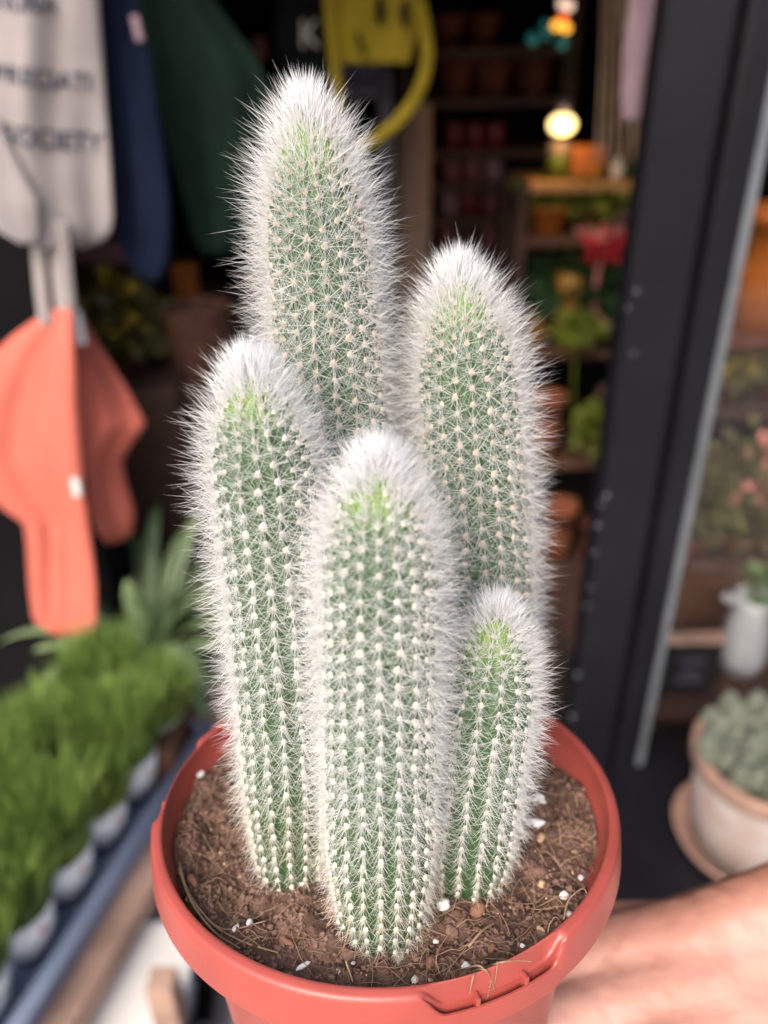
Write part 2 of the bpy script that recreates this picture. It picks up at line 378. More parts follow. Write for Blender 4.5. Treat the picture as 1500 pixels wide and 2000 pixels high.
# ================================================================== the potted cactus
QC = np.array([2.33852612e-04, -7.55127619e-02, -2.09678969e-01]); qe, qr = 0.345, -0.0282887884
nz_cam = np.array([math.sin(qr) * math.cos(qe), math.cos(qr) * math.cos(qe), math.sin(qe)])
PC = CAM + CM @ QC; pz = CM @ nz_cam
pxa = CM @ np.array([1.0, 0, 0]); pxa -= (pxa @ pz) * pz; pxa /= np.linalg.norm(pxa); pya = np.cross(pz, pxa)
PM = np.c_[pxa, pya, pz]
H = 0.090                                                    # pot height; pot frame has z = 0 at the rim
def pot_pt(px, py, z=-0.010):                               # pixel -> pot-frame point on plane z
    d = ray(px, py); P0 = PC + pz * z; t_ = ((P0 - CAM) @ pz) / (d @ pz); return PM.T @ (CAM + d * t_ - PC)
def pot_py(px, py, y0):                                     # pixel -> pot-frame point on plane y = y0
    d = ray(px, py); P0 = PC + pya * y0; t_ = ((P0 - CAM) @ pya) / (d @ pya); return PM.T @ (CAM + d * t_ - PC)
root = thing('potted_cactus', (0, 0, 0), 'five stemmed woolly white cactus in a red plastic pot, held in front', 'cactus')
rm = Matrix.Identity(4)
for i in range(3):
    for j in range(3): rm[i][j] = PM[i][j]
    rm[i][3] = (PC - pz * H)[i]
root.matrix_world = rm
UP = np.array([0, 0, H])

# pot: the wall with its foot, then the rim band with three label slots
pot = link('pot', MB().lathe([(0.0, -0.088), (0.040, -0.088), (0.0425, -0.0895), (0.0445, -0.0875), (0.0458, -0.076), (0.0535, -0.0122), (0.0545, -0.0095)], 128).mesh('pot'), M['plastic'], root)
pot.location = UP
inn = link('inner_wall', MB().lathe([(0.0, -0.080), (0.042, -0.080), (0.0512, -0.022), (0.0530, -0.0105), (0.0548, -0.0092), (0.0566, -0.0086), (0.0585, -0.0010), (0.0587, -0.0003)], 128).mesh('inner_wall'), M['plastic'], pot)
A0 = [(.0586, -.0004), (.0588, .0001), (.0592, .0003), (.0596, .0003), (.0600, .0002), (.0604, .0001), (.0607, .0000), (.0610, -.0002), (.0612, -.0004), (.0614, -.0007), (.0616, -.0012), (.0618, -.0024), (.0624, -.0096), (.0623, -.0104), (.0612, -.0108), (.0545, -.0106)]
B0 = [(.0586, -.0004), (.0588, .0001), (.0590, .0002), (.0592, -.0001), (.0594, -.0048), (.0595, -.0053), (.0601, -.0055), (.0602, -.0100), (.0612, -.0100), (.0613, -.0070), (.0615, -.0065), (.0620, -.0063), (.0627, -.0098), (.0626, -.0108), (.0612, -.0112), (.0545, -.0110)]
NT = 540; V = []; Fc = []; k = len(A0)
for i in range(NT):
    th = 2 * math.pi * i / NT; s = 0.0
    for c0 in (-67, 173, 53):
        dd = abs((math.degrees(th) - c0 + 180) % 360 - 180); s = max(s, 0.85 * float(1 - sstep(11.5, 16.8, dd)))
    wob = 0.00025 * math.sin(2 * th + 0.6) + 0.00012 * math.sin(5 * th)
    for (ra, za), (rb, zb) in zip(A0, B0):
        r_ = ra + (rb - ra) * s + wob * 0.3; z_ = za + (zb - za) * s
        V.append((r_ * math.cos(th), r_ * math.sin(th), z_))
for i in range(NT):
    j = (i + 1) % NT
    for q in range(k - 1): Fc.append((i * k + q, j * k + q, j * k + q + 1, i * k + q + 1))
rim = link('rim', mesh('rim', V, Fc), M['plastic'], pot); rim.data.set_sharp_from_angle(angle=math.radians(38))
for c0 in (-67, 173, 53):
    for dth in (-5.2, 5.6):
        th = math.radians(c0 + dth)
        o = link('slot_rib', MB().box((0, 0, 0), (0.0026, 0.0010, 0.0046), bev=0.0002).mesh('slot_rib'), M['plastic'], pot, False)
        o.location = (0.0604 * math.cos(th), 0.0604 * math.sin(th), -0.0062); o.rotation_euler.z = th

# stems -------------------------------------------------------------
# base pixel, tip pixel, radius (m), ribs, areole pitch (m), wool kind, lean towards the back
STEMS = [
    ('front', (744, 1796), (738, 910), 0.0116, 20, 0.0036, 0, 0.08, 'thick stem at the front centre with cream areoles'),
    ('left', (574, 1688), (492, 728), 0.0111, 18, 0.0036, 0, 0.08, 'tall stem on the left, white crowned'),
    ('back', (692, 1520), (598, 214), 0.0148, 20, 0.0036, 1, 0.25, 'tallest stem at the back with buff areoles'),
    ('right', (940, 1510), (896, 540), 0.0134, 20, 0.0038, 1, 0.14, 'second tallest stem, behind on the right, buff areoles'),
    ('small', (908, 1702), (974, 1196), 0.0106, 16, 0.0031, 0, 0.05, 'shortest stem at the right edge of the pot')]
SOIL = -0.0080
campot = PM.T @ (CAM - PC)
all_areoles = []; stem_objs = []
def profile_r(s, L, R, back=0.1):
    hc = 2.1 * R
    base = 0.80 + 0.20 * sstep(0.0, 0.26 * L, s)
    tap = 1.0 - back * sstep(0.40 * L, L - 0.5 * hc, s)
    u = np.clip((s - (L - hc)) / hc, 0, 1)
    return R * base * tap * np.power(np.clip(1 - u ** 1.9, 0, 1), 0.66)
for (key, bp_, tp_, R, NR, pitch, wk, back, lab) in STEMS:
    B = pot_pt(*bp_, z=SOIL); T = pot_py(*tp_, B[1])
    L0 = T - B; B = B - norm(L0) * 0.006; Lv = T - B; L = np.linalg.norm(Lv); ax = Lv / L
    e1 = np.cross([0, 1.0, 0], ax); e1 /= np.linalg.norm(e1); e2 = np.cross(ax, e1)
    bow = RNG.normal(0, 0.0012, 2)
    def centre(s):
        s = np.asarray(s); w_ = np.sin(np.pi * np.clip(s / L, 0, 1))
        return B + s[..., None] * ax + w_[..., None] * (bow[0] * e1 + bow[1] * e2)
    # meridian sampled by arc length
    ss = np.linspace(0, L, 1500); rr = profile_r(ss, L, R, back)
    arc = np.concatenate([[0], np.cumsum(np.hypot(np.diff(ss), np.diff(rr)))]); AL = arc[-1]
    # areoles
    phase = RNG.random() * 2 * math.pi
    aps = []
    for kk in range(NR):
        th = phase + 2 * math.pi * kk / NR
        a = 0.003 + 0.5 * pitch * (kk % 2)
        while a < AL - 0.0008:
            s_ = np.interp(a, arc, ss); r_ = np.interp(a, arc, rr)
            gap = r_ * 2 * math.pi / NR
            if gap > 0.0023 or (gap > 0.0012 and kk % 2 == 0) or kk % 5 == 0: aps.append((kk, th + RNG.normal(0, 0.012), a + RNG.normal(0, 0.00012), s_, r_))
            a += pitch * (1.0 - 0.38 * float(sstep(AL - 2.6 * R, AL - 0.3 * R, a)))
    aps = np.array(aps)
    # stem surface
    ns, nt_ = max(int(AL / 0.0009), 40), NR * 8
    aa = np.linspace(0, AL, ns); sg = np.interp(aa, arc, ss); rg = np.interp(aa, arc, rr)
    tg = phase + 2 * math.pi * np.arange(nt_) / nt_
    rib = np.cos(NR * (tg - phase))
    par = np.round((tg - phase) / (2 * math.pi / NR)).astype(int) % 2
    tub = np.cos(2 * math.pi * (aa[:, None] - 0.003 - 0.5 * pitch * par[None]) / pitch)
    top = sstep(AL - 2.6 * R, AL - 0.6 * R, aa)[:, None]
    amp = 0.040 * (0.35 + 0.65 * np.clip(rg / R, 0, 1))[:, None]
    rad = rg[:, None] * (1 + amp * (0.9 * rib[None] + 0.40 * (1 - top) * tub * (0.5 + 0.5 * rib[None])) + 0.010 * vnoise(aa[:, None] * 300, tg[None] * 5))
    cc = centre(sg)
    Vv = cc[:, None, :] + rad[..., None] * (np.cos(tg)[None, :, None] * e1 + np.sin(tg)[None, :, None] * e2)
    Vv = Vv.reshape(-1, 3)
    i0 = (np.arange(ns - 1)[:, None] * nt_ + np.arange(nt_)[None]); i1 = (np.arange(ns - 1)[:, None] * nt_ + (np.arange(nt_)[None] + 1) % nt_)
    quads = np.stack([i0, i1, i1 + nt_, i0 + nt_], -1).reshape(-1, 4)
    me = big_mesh('stem', Vv + UP, quads, np.zeros((0, 3), int))
    att = me.attributes.new('young', 'FLOAT', 'POINT')
    young = np.repeat(0.25 + 0.75 * sstep(AL - 2.0 * R, AL - 0.3 * R, aa) + 0.0, nt_)
    att.data.foreach_set('value', young.astype(np.float32))
    so = link('stem', me, M['stem'], root); so['label'] = lab; stem_objs.append(so)
    # frames at areoles
    th, sa, ra, aA = aps[:, 1], aps[:, 3], aps[:, 4], aps[:, 2]
    drds = np.gradient(rr, ss); sl = np.interp(sa, ss, np.clip(drds, -8, 8))
    radial = np.cos(th)[:, None] * e1 + np.sin(th)[:, None] * e2
    Tn = norm(ax[None] + sl[:, None] * radial); Nn = norm(radial - sl[:, None] * ax[None]); Sn = np.cross(Tn, Nn)
    Pn = centre(sa) + radial * (ra * (1 + 0.045))[:, None]
    hgt = sa / L
    tipd = np.clip((AL - aA) / R, 0, 99)
    # spines
    sp = dict(P=[], D=[], Ln=[], rd=[], tint=[], bend=[])
    def emit(mask_n, th_m, th_s, l0, l1, r0, tint_f, tiltk=1.0, thin=0.5):
        n = len(Pn) * mask_n; idx = np.repeat(np.arange(len(Pn)), mask_n)
        phi = (np.tile(np.arange(mask_n), len(Pn)) + RNG.random(n)) * 2 * math.pi / mask_n
        near = 1 - sstep(0.9, 3.0, tipd[idx])                                    # close to the growing point
        tz = np.radians(RNG.normal(th_m, th_s, n) * (1 - 0.30 * near)); h = hgt[idx]
        tilt = (-0.80 + 0.66 * sstep(0.05, 0.55, h) + 0.42 * sstep(0.55, 0.95, h)) * tiltk
        d = np.cos(tz)[:, None] * Nn[idx] + np.sin(tz)[:, None] * (np.cos(phi)[:, None] * Sn[idx] + np.sin(phi)[:, None] * Tn[idx]) + tilt[:, None] * Tn[idx]
        d = norm(d + RNG.normal(0, 0.05, (n, 3)))
        dn = (d * Nn[idx]).sum(1); d = norm(d + np.clip(0.10 - dn, 0, 2)[:, None] * Nn[idx])
        keep = (RNG.random(n) > thin * near) & (RNG.random(n) > (0.50 if key == 'small' else 0.40) * (1 - sstep(0.10, 0.55, h)) * (thin > 0))
        ln = RNG.uniform(l0, l1, n) * ((0.88 + (0.40 if wk else 0.20) * sstep(0.30, 0.80, h)) if thin > 0 else 1.0) * (0.82 + 0.25 * RNG.random(n)) * (1.0 - (0.42 if key == 'small' else 0.30) * (1 - sstep(0.0, 0.40, h)))
        sp['P'].append(Pn[idx] + Nn[idx] * 0.00015 + RNG.normal(0, 0.00022, (n, 3))); sp['D'].append(d); sp['Ln'].append(ln)
        sp['rd'].append(np.full(n, r0) * RNG.uniform(0.8, 1.2, n))
        low = 1 - sstep(0.04, 0.45, h)
        sp['tint'].append(np.clip(tint_f[0] + tint_f[1] * low * RNG.random(n) + RNG.normal(0, 0.03, n), 0, 1))
        bd = RNG.normal(0, 0.022, (n, 3)); bd -= (bd * d).sum(1)[:, None] * d
        sp['bend'].append(bd * ln[:, None])
        for q_ in sp: sp[q_][-1] = sp[q_][-1][keep]
    k_l = 0.85 if key == 'small' else 1.0
    emit(12, 73, 9, 0.0042 * k_l, 0.0074 * k_l, 0.000036, (0.02, 0.35), 0.75, 0.42)  # fine radials close to the skin
    emit(12, 45, 16, 0.0050 * k_l, 0.0092 * k_l, 0.000039, (0.02, 0.55), 1.0, 0.25) # spreading radials
    emit(4, 28, 14, 0.0058 * k_l, 0.0104 * k_l, 0.000050, (0.03, 0.95), 1.0, 0.20)  # long centrals
    emit(18, 40, 24, 0.0010, 0.0023, 0.00006, (0.14 + 0.25 * wk, 0.1), 0.2, 0.0)     # short wool of the areole
    # crown tuft at the growing point
    n = 900 if key != 'small' else 620
    g = RNG.normal(0, 1, (n, 2)); rr0 = np.abs(RNG.normal(0, 0.26, n)) * R; an = RNG.random(n) * 2 * math.pi
    sh = np.interp(np.clip(rr0, 0, 0.85 * R), rr[::-1], ss[::-1]); 
    rad_d = np.cos(an)[:, None] * e1 + np.sin(an)[:, None] * e2
    p0 = B + sh[:, None] * ax + rr0[:, None] * rad_d
    d = norm(ax[None] + rad_d * (0.15 + 1.25 * (rr0 / R))[:, None] + RNG.normal(0, 0.25, (n, 3)))
    ln = RNG.uniform(0.0055, 0.0098, n) * (0.9 if key == 'small' else 1.0)
    sp['P'].append(p0 - d * 0.0004); sp['D'].append(d); sp['Ln'].append(ln); sp['rd'].append(RNG.uniform(0.00006, 0.0001, n)); sp['tint'].append(np.zeros(n))
    bd = RNG.normal(0, 0.04, (n, 3)); sp['bend'].append((bd - (bd * d).sum(1)[:, None] * d) * ln[:, None])
    P_, D_, Ln_, rd_, ti_, bd_ = [np.concatenate(sp[q]) for q in ('P', 'D', 'Ln', 'rd', 'tint', 'bend')]
    n = len(P_)
    rf = RNG.normal(0, 1, (n, 3)); u_ = norm(rf - (rf * D_).sum(1)[:, None] * D_); w_ = np.cross(D_, u_)
    VV = np.empty((n, 7, 3))
    mid = P_ + D_ * (Ln_ * 0.55)[:, None] + bd_; tip = P_ + D_ * Ln_[:, None] + bd_ * 2.6
    for q in range(3):
        g_ = 2 * math.pi * q / 3; o_ = math.cos(g_) * u_ + math.sin(g_) * w_
        VV[:, q] = P_ + o_ * rd_[:, None]; VV[:, 3 + q] = mid + o_ * (rd_ * 0.78)[:, None]
    VV[:, 6] = tip
    qd = np.array([[0, 1, 4, 3], [1, 2, 5, 4], [2, 0, 3, 5]]); tr_ = np.array([[3, 4, 6], [4, 5, 6], [5, 3, 6]])
    off = np.arange(n)[:, None, None] * 7
    me = big_mesh('spines', VV.reshape(-1, 3) + UP, (qd[None] + off).reshape(-1, 4), (tr_[None] + off).reshape(-1, 3))
    att = me.attributes.new('tint', 'FLOAT', 'POINT'); att.data.foreach_set('value', np.repeat(ti_, 7).astype(np.float32))
    o = link('spines', me, M['spine'], so); tag(o, kind='stuff')
    # areole cushions
    vis = (Nn * norm(campot[None] - Pn)).sum(1)
    for i in range(len(Pn)):
        sc_ = (0.00064 if key != 'small' else 0.00053) * RNG.uniform(0.75, 1.25) * (0.7 + 0.3 * float(sstep(0.5, 3.0, tipd[i])))
        all_areoles.append((vis[i] / np.linalg.norm(campot - Pn[i]), len(stem_objs) - 1, Pn[i], Sn[i], Tn[i], Nn[i], sc_, wk))
# the 300 areoles that face the lens most squarely are parts of their own, the rest one mesh per stem
order = sorted(range(len(all_areoles)), key=lambda i: -all_areoles[i][0])
per = {q: 0 for q in range(5)}; single = set()
for i in order:
    if len(single) >= 300: break
    if per[all_areoles[i][1]] < 66: single.add(i); per[all_areoles[i][1]] += 1
v1, f1 = ico(2)
vj = v1 * (1 + 0.16 * np.random.default_rng(3).normal(0, 1, (len(v1), 1)))
shared = {}
for wk in (0, 1):
    shared[wk] = mesh('areole', vj * np.array([1.0, 1.25, 0.75]), f1); shared[wk].materials.append(M['wool_pink' if wk else 'wool'])
    shared[wk].polygons.foreach_set('use_smooth', np.ones(len(f1), bool))
rest = {q: [] for q in range(5)}
for i, (sc0, si, P0, S0, T0, N0, z0, wk) in enumerate(all_areoles):
    if i in single:
        o = bpy.data.objects.new('areole', shared[wk]); COL.objects.link(o); o.parent = stem_objs[si]
        R3 = Matrix(((S0[0], T0[0], N0[0]), (S0[1], T0[1], N0[1]), (S0[2], T0[2], N0[2])))
        o.matrix_local = Matrix.Translation(Vector(P0 + UP)) @ R3.to_4x4() @ Matrix.Scale(z0, 4)
    else: rest[si].append((P0 + UP, np.c_[S0, T0 * 1.25, N0 * 0.75] * z0))
for si, lst in rest.items():
    me = copies_mesh('areoles', 1, np.array([q[0] for q in lst]), np.array([q[1] for q in lst]))
    o = link('areoles', me, M['wool_pink' if STEMS[si][6] else 'wool'], stem_objs[si]); tag(o, kind='stuff')

# soil --------------------------------------------------------------
bases = [pot_pt(*s_[1], z=SOIL) for s_ in STEMS]
def soil_z(x, y):
    x = np.asarray(x, float); y = np.asarray(y, float); r = np.hypot(x, y)
    z = SOIL - 0.0002 + 0.0016 * (1 - sstep(0.02, 0.05, r))
    z = z + 0.0030 * vnoise(x * 95 + 3, y * 95) + 0.0022 * vnoise(x * 240, y * 240 + 9) + 0.0013 * vnoise(x * 560 + 4, y * 560) + 0.0008 * vnoise(x * 1300, y * 1300)
    z = z + 0.0022 * np.exp(-((x + 0.016) ** 2 + (y + 0.036) ** 2) / 0.011 ** 2)           # the heap left of the front stem
    z = z + 0.0020 * sstep(0.046, 0.0535, r) * (0.3 + vnoise(x * 60, y * 60 + 5))
    return z
nr_, na_ = 110, 420
rg = np.sqrt(np.linspace(0.0004, 1, nr_)) * 0.0566; tg = np.linspace(0, 2 * math.pi, na_, endpoint=False)
X = rg[:, None] * np.cos(tg); Y = rg[:, None] * np.sin(tg); Z = soil_z(X, Y)
Vs = np.stack([X, Y, Z], -1).reshape(-1, 3)
i0 = np.arange(nr_ - 1)[:, None] * na_ + np.arange(na_)[None]; i1 = np.arange(nr_ - 1)[:, None] * na_ + (np.arange(na_)[None] + 1) % na_
soil = link('soil', big_mesh('soil', Vs, np.stack([i0, i1, i1 + na_, i0 + na_], -1).reshape(-1, 4), np.zeros((0, 3), int)), M['soil'], root)
soil.location = UP; soil['label'] = 'brown peaty soil with roots and perlite'
def rand_rot(n):
    q = RNG.normal(0, 1, (n, 4)); q /= np.linalg.norm(q, axis=1)[:, None]; w, x, y, z = q.T
    return np.stack([np.stack([1 - 2 * (y * y + z * z), 2 * (x * y - z * w), 2 * (x * z + y * w)], -1), np.stack([2 * (x * y + z * w), 1 - 2 * (x * x + z * z), 2 * (y * z - x * w)], -1), np.stack([2 * (x * z - y * w), 2 * (y * z + x * w), 1 - 2 * (x * x + y * y)], -1)], -2)
def crumbs(n, s0, s1, name, m):
    r = np.sqrt(RNG.random(n)) * 0.0560; a = RNG.random(n) * 2 * math.pi; x, y = r * np.cos(a), r * np.sin(a)
    sz = s0 + (s1 - s0) * RNG.random(n) ** 2.2
    S = rand_rot(n) * (sz[:, None] * np.stack([RNG.uniform(0.7, 1.5, n), RNG.uniform(0.6, 1.1, n), RNG.uniform(0.5, 0.9, n)], -1))[:, None, :]
    C_ = np.stack([x, y, soil_z(x, y) + sz * 0.25], -1)
    me = copies_mesh(name, 1 if s1 < 0.0012 else 2, C_, S)
    co = np.empty(len(me.vertices) * 3, np.float32); me.vertices.foreach_get('co', co); co = co.reshape(-1, 3)
    co += RNG.normal(0, 0.00009 if s1 < 0.0012 else 0.00013, co.shape); me.vertices.foreach_set('co', co.ravel())
    o = link(name, me, m, soil, smooth=False); tag(o, kind='stuff')
crumbs(9500, 0.00018, 0.0009, 'peat_crumbs', M['peat'])
crumbs(130, 0.0006, 0.0017, 'peat_lumps', M['peat'])
crumbs(260, 0.0002, 0.0006, 'sand_grains', M['grit'])
def fibres(n, l0, l1, r0, r1, m, name):
    mb = MB()
    for _ in range(n):
        r = math.sqrt(random.random()) * 0.050; a = random.random() * 6.283
        if random.random() < 0.4: r = 0.045 + 0.010 * random.random()
        x, y = r * math.cos(a), r * math.sin(a); d = random.random() * 6.283; L_ = random.uniform(l0, l1); cv = random.gauss(0, 1.1)
        pts = []
        for t_ in np.linspace(0, 1, 8):
            pts.append((x, y)); dd = d + cv * t_; x += math.cos(dd) * L_ / 7; y += math.sin(dd) * L_ / 7
        pts = [(p[0], p[1]) if math.hypot(*p) < 0.0560 else tuple(np.array(p) * 0.0560 / math.hypot(*p)) for p in pts]
        lift = random.uniform(0.0002, 0.0022)
        P3 = [(p[0], p[1], float(soil_z(*p)) + 0.0003 + lift * math.sin(math.pi * i / 7)) for i, p in enumerate(pts)]
        rr_ = random.uniform(r0, r1); mb.tube(P3, [rr_ * (1 - 0.6 * i / 7) for i in range(8)], 4)
    o = link(name, mb.mesh(name), m, soil); tag(o, kind='stuff')
fibres(520, 0.004, 0.018, 0.00005, 0.00016, M['fibre'], 'root_fibres')
fibres(45, 0.004, 0.012, 0.00006, 0.00018, M['pale_fibre'], 'pale_roots')
def strand(pix, zoff, r, m=M['pale_fibre']):
    P3 = []
    for (qx, qy), zo in zip(pix, zoff):
        p = pot_pt(qx, qy, SOIL); 
        if zo is not None and abs(zo) < 0.004: p = np.array([p[0], p[1], float(soil_z(p[0], p[1])) + zo])
        else: p = pot_pt(qx, qy, zo if zo is not None else SOIL)
        P3.append(p)
    o = link('root_strand', MB().tube(smooth_path(P3, 20), list(np.linspace(r, r * 0.6, 20)), 5).mesh('root_strand'), m, soil); return o
strand([(352, 1700), (372, 1765), (415, 1815), (475, 1850), (545, 1872)], [0.003, 0.0015, 0.001, 0.001, 0.0008], 0.00030)
strand([(352, 1712), (378, 1785), (420, 1835), (470, 1868)], [0.003, 0.002, 0.0015, 0.001], 0.00034)
strand([(355, 1720), (390, 1790), (440, 1826), (520, 1812)], [0.002, 0.0015, 0.001, 0.001], 0.0002)
strand([(885, 1752), (930, 1744), (968, 1735), (1000, 1722)], [0.001, 0.002, 0.002, 0.001], 0.00036)
strand([(680, 1893), (678, 1910), (690, 1930)], [0.001, 0.0025, 0.001], 0.00028)
strand([(640, 1800), (700, 1815), (750, 1820), (775, 1850)], [0.001, 0.003, 0.003, 0.001], 0.00022)
strand([(915, 1860), (940, 1840), (966, 1808)], [0.001, 0.002, 0.001], 0.00030)
strand([(1100, 1810), (1110, 1775), (1140, 1752), (1150, 1770)], [0.001, 0.003, 0.003, 0.001], 0.0002)
# roots that spill over the label slot in the rim
for pix, zz in [([(905, 1893), (935, 1886), (955, 1905), (967, 1935)], [-0.006, 0.0012, -0.002, -0.0048]), ([(915, 1900), (945, 1893), (958, 1915), (952, 1950)], [-0.006, 0.0010, -0.003, -0.0055]),
                ([(940, 1893), (975, 1880), (1010, 1876), (1040, 1878)], [-0.006, 0.0012, 0.0012, 0.0008]), ([(930, 1895), (925, 1905), (916, 1945)], [-0.005, 0.0010, -0.004]), ([(965, 1888), (972, 1880), (966, 1925)], [-0.005, 0.0010, -0.0045])]:
    P3 = [pot_pt(a, b_, z_) for (a, b_), z_ in zip(pix, zz)]
    link('root_strand', MB().tube(smooth_path(P3, 18), list(np.linspace(0.00022, 0.0001, 18)), 5).mesh('root_strand'), M['fibre'], soil)
def grain(name, qx, qy, rx, ry, m, seed, up=0.4):
    p = pot_pt(qx, qy, SOIL); v_, f_ = ico(3); g = np.random.default_rng(seed)
    k1 = 1 + 0.16 * np.sin(v_ @ g.normal(0, 2.2, 3) + g.random() * 6)[:, None] + 0.10 * np.sin(v_ @ g.normal(0, 4.5, 3) + g.random() * 6)[:, None]
    o = link(name, mesh(name, v_ * k1 * np.array([rx, ry, min(rx, ry) * 0.8]), f_), m, soil)
    o.location = (p[0], p[1], float(soil_z(p[0], p[1])) + up * min(rx, ry)); o.rotation_euler.z = g.random() * 3
for i, (qx, qy, a, b_) in enumerate([(385, 1523, 1.2, 2.1), (1050, 1574, 2.0, 1.6), (1046, 1612, 2.4, 1.5), (1102, 1756, 1.0, 1.2), (1112, 1792, 1.2, 0.9), (866, 1775, 1.5, 1.5), (811, 1921, 1.1, 0.8), (910, 1893, 1.2, 0.9), (851, 1833, 0.7, 0.6), (488, 1812, 0.7, 1.2), (462, 1822, 1.1, 0.6), (590, 1737, 1.7, 1.2), (548, 1728, 0.8, 0.7), (593, 1899, 1.6, 0.5), (1134, 1708, 0.8, 0.8), (660, 1905, 0.6, 0.5), (1020, 1850, 0.6, 0.5), (690, 1880, 0.5, 0.4)]):
    grain('perlite_grain', qx, qy, a * 1e-3, b_ * 1e-3, M['perlite'], 20 + i)
for i, (qx, qy, a, b_) in enumerate([(1056, 1637, 1.6, 1.0), (1058, 1726, 1.1, 1.0), (1056, 1819, 1.1, 0.7), (782, 1857, 2.2, 1.3)]):
    grain('grit_stone', qx, qy, a * 1e-3, b_ * 1e-3, M['grit'] if i < 3 else M['limed'], 60 + i)
for i, (qx, qy, a, b_) in enumerate([(376, 1724, 2.4, 1.0), (932, 1779, 2.0, 1.6), (690, 1800, 1.4, 0.8), (960, 1855, 1.5, 0.8), (560, 1850, 2.0, 0.7), (1010, 1760, 1.6, 0.9), (840, 1885, 1.8, 0.8), (880, 1905, 1.4, 0.7)]):
    grain('bark_chip', qx, qy, a * 1e-3, b_ * 1e-3, M['bark'], 80 + i)

# ================================================================== the hand holding the pot
hand_pts = []
def capsule_mesh(mb, a, b_, ra, rb, n=14, m_=12):
    a = np.array(a, float); b_ = np.array(b_, float); d = b_ - a; L_ = np.linalg.norm(d); d = d / L_
    u = np.cross(d, [0.3, 0.2, 0.93]); u /= np.linalg.norm(u); w = np.cross(d, u); rings = []
    for q in np.linspace(-90, 0, 7): rings.append((a + d * ra * math.sin(math.radians(q)), ra * math.cos(math.radians(q)) + 1e-6))
    for t_ in np.linspace(0.1, 0.9, 6): rings.append((a + d * L_ * t_, ra + (rb - ra) * t_))
    for q in np.linspace(0, 90, 7): rings.append((b_ + d * rb * math.sin(math.radians(q)), rb * math.cos(math.radians(q)) + 1e-6))
    V = []; Fc = []
    for c, r in rings:
        for k in range(n): g = 2 * math.pi * k / n; V.append(c + r * (math.cos(g) * u + math.sin(g) * w))
    for i in range(len(rings) - 1):
        for k in range(n): Fc.append((i * n + k, i * n + (k + 1) % n, (i + 1) * n + (k + 1) % n, (i + 1) * n + k))
    Fc.append(tuple(range(n))[::-1]); Fc.append(tuple((len(rings) - 1) * n + k for k in range(n)))
    mb.add(V, Fc)
hb = MB()
wv = np.array([0, 0.6, 0.8])
W0 = np.array([140, 20, -92.0])
for o_ in (-15, -5, 6, 15):                                  # wrist and forearm
    capsule_mesh(hb, W0 + wv * o_ * 0.8, W0 + np.array([95, -12, 10]) + wv * o_ * 1.15, 16, 21)
    capsule_mesh(hb, W0 + np.array([95, -12, 10]) + wv * o_ * 1.15, W0 + np.array([190, -30, 8]) + wv * o_ * 1.35, 21, 25)
heads = [(62, 30, -101), (59, 12, -106), (62, -7, -111), (67, -24, -114)]
for i, hd in enumerate(heads):
    capsule_mesh(hb, W0 + wv * (14, 5, -5, -14)[i], hd, 16, 11.5)
    capsule_mesh(hb, W0 + wv * (14, 5, -5, -14)[i] * 1.4, (np.array(hd) + W0) / 2 + np.array([0, -2, -2]) + wv * (8, 3, -3, -8)[i], 14, 15)
capsule_mesh(hb, (136, 33, -85), (103, 31, -99), 17, 18)      # ball of the thumb
capsule_mesh(hb, (134, 0, -106), (98, -14, -116), 16, 17)     # heel of the palm
fing = [[(62, 30, -101), (24, 29, -101.5), (-4, 27, -99.8), (-24, 25, -99)], [(59, 12, -106), (16, 11, -102), (-15, 9, -100), (-36, 8, -99)],
        [(62, -7, -111), (22, -7, -103), (-7, -8, -100), (-28, -9, -99)], [(67, -24, -114), (36, -22, -104), (14, -21, -100), (-2, -21, -98.5)]]
for i, ch in enumerate(fing):
    rs = [11, 9.8, 8.8, 7.6] if i < 3 else [10, 8.6, 7.8, 6.8]
    for q in range(3): capsule_mesh(hb, ch[q], ch[q + 1], rs[q], rs[q + 1])
for a, b_, r0, r1 in [((103, 33, -99), (76, 43, -104), 16, 12.5), ((76, 43, -104), (50, 49, -92), 12.5, 10.5), ((50, 49, -92), (28, 53, -80), 10.5, 8.5)]: capsule_mesh(hb, a, b_, r0, r1)
hv = np.array(hb.v) * 1e-3 + UP
me = mesh('hand', hv, hb.f)
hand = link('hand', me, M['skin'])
hand.matrix_world = rm
md = hand.modifiers.new('remesh', 'REMESH'); md.mode = 'VOXEL'; md.voxel_size = 0.0016; md.use_smooth_shade = True
sm = hand.modifiers.new('smooth', 'SMOOTH'); sm.factor = 0.6; sm.iterations = 9
tag(hand, 'bare hand with open palm holding the red pot from below', 'hand')
def skin_creases():
    nt = M['skin'].node_tree; b = nt.nodes['Principled BSDF']
    tc = nt.nodes.new('ShaderNodeTexCoord'); mp = nt.nodes.new('ShaderNodeMapping'); mp.inputs['Rotation'].default_value = (0.4, 0.9, 0.35); mp.inputs['Scale'].default_value = (1, 1, 1)
    wv_ = nt.nodes.new('ShaderNodeTexWave'); wv_.inputs['Scale'].default_value = 26; wv_.inputs['Distortion'].default_value = 9; wv_.inputs['Detail'].default_value = 3; wv_.inputs['Detail Scale'].default_value = 1.6
    nt.links.new(tc.outputs['Object'], mp.inputs[0]); nt.links.new(mp.outputs[0], wv_.inputs[0])
    bp = nt.nodes.new('ShaderNodeBump'); bp.inputs['Strength'].default_value = 0.32; bp.inputs['Distance'].default_value = 0.0013
    nt.links.new(wv_.outputs['Fac'], bp.inputs['Height'])
    old = b.inputs['Normal'].links[0].from_node
    nt.links.new(old.outputs[0], bp.inputs['Normal']); nt.links.new(bp.outputs[0], b.inputs['Normal'])
skin_creases()
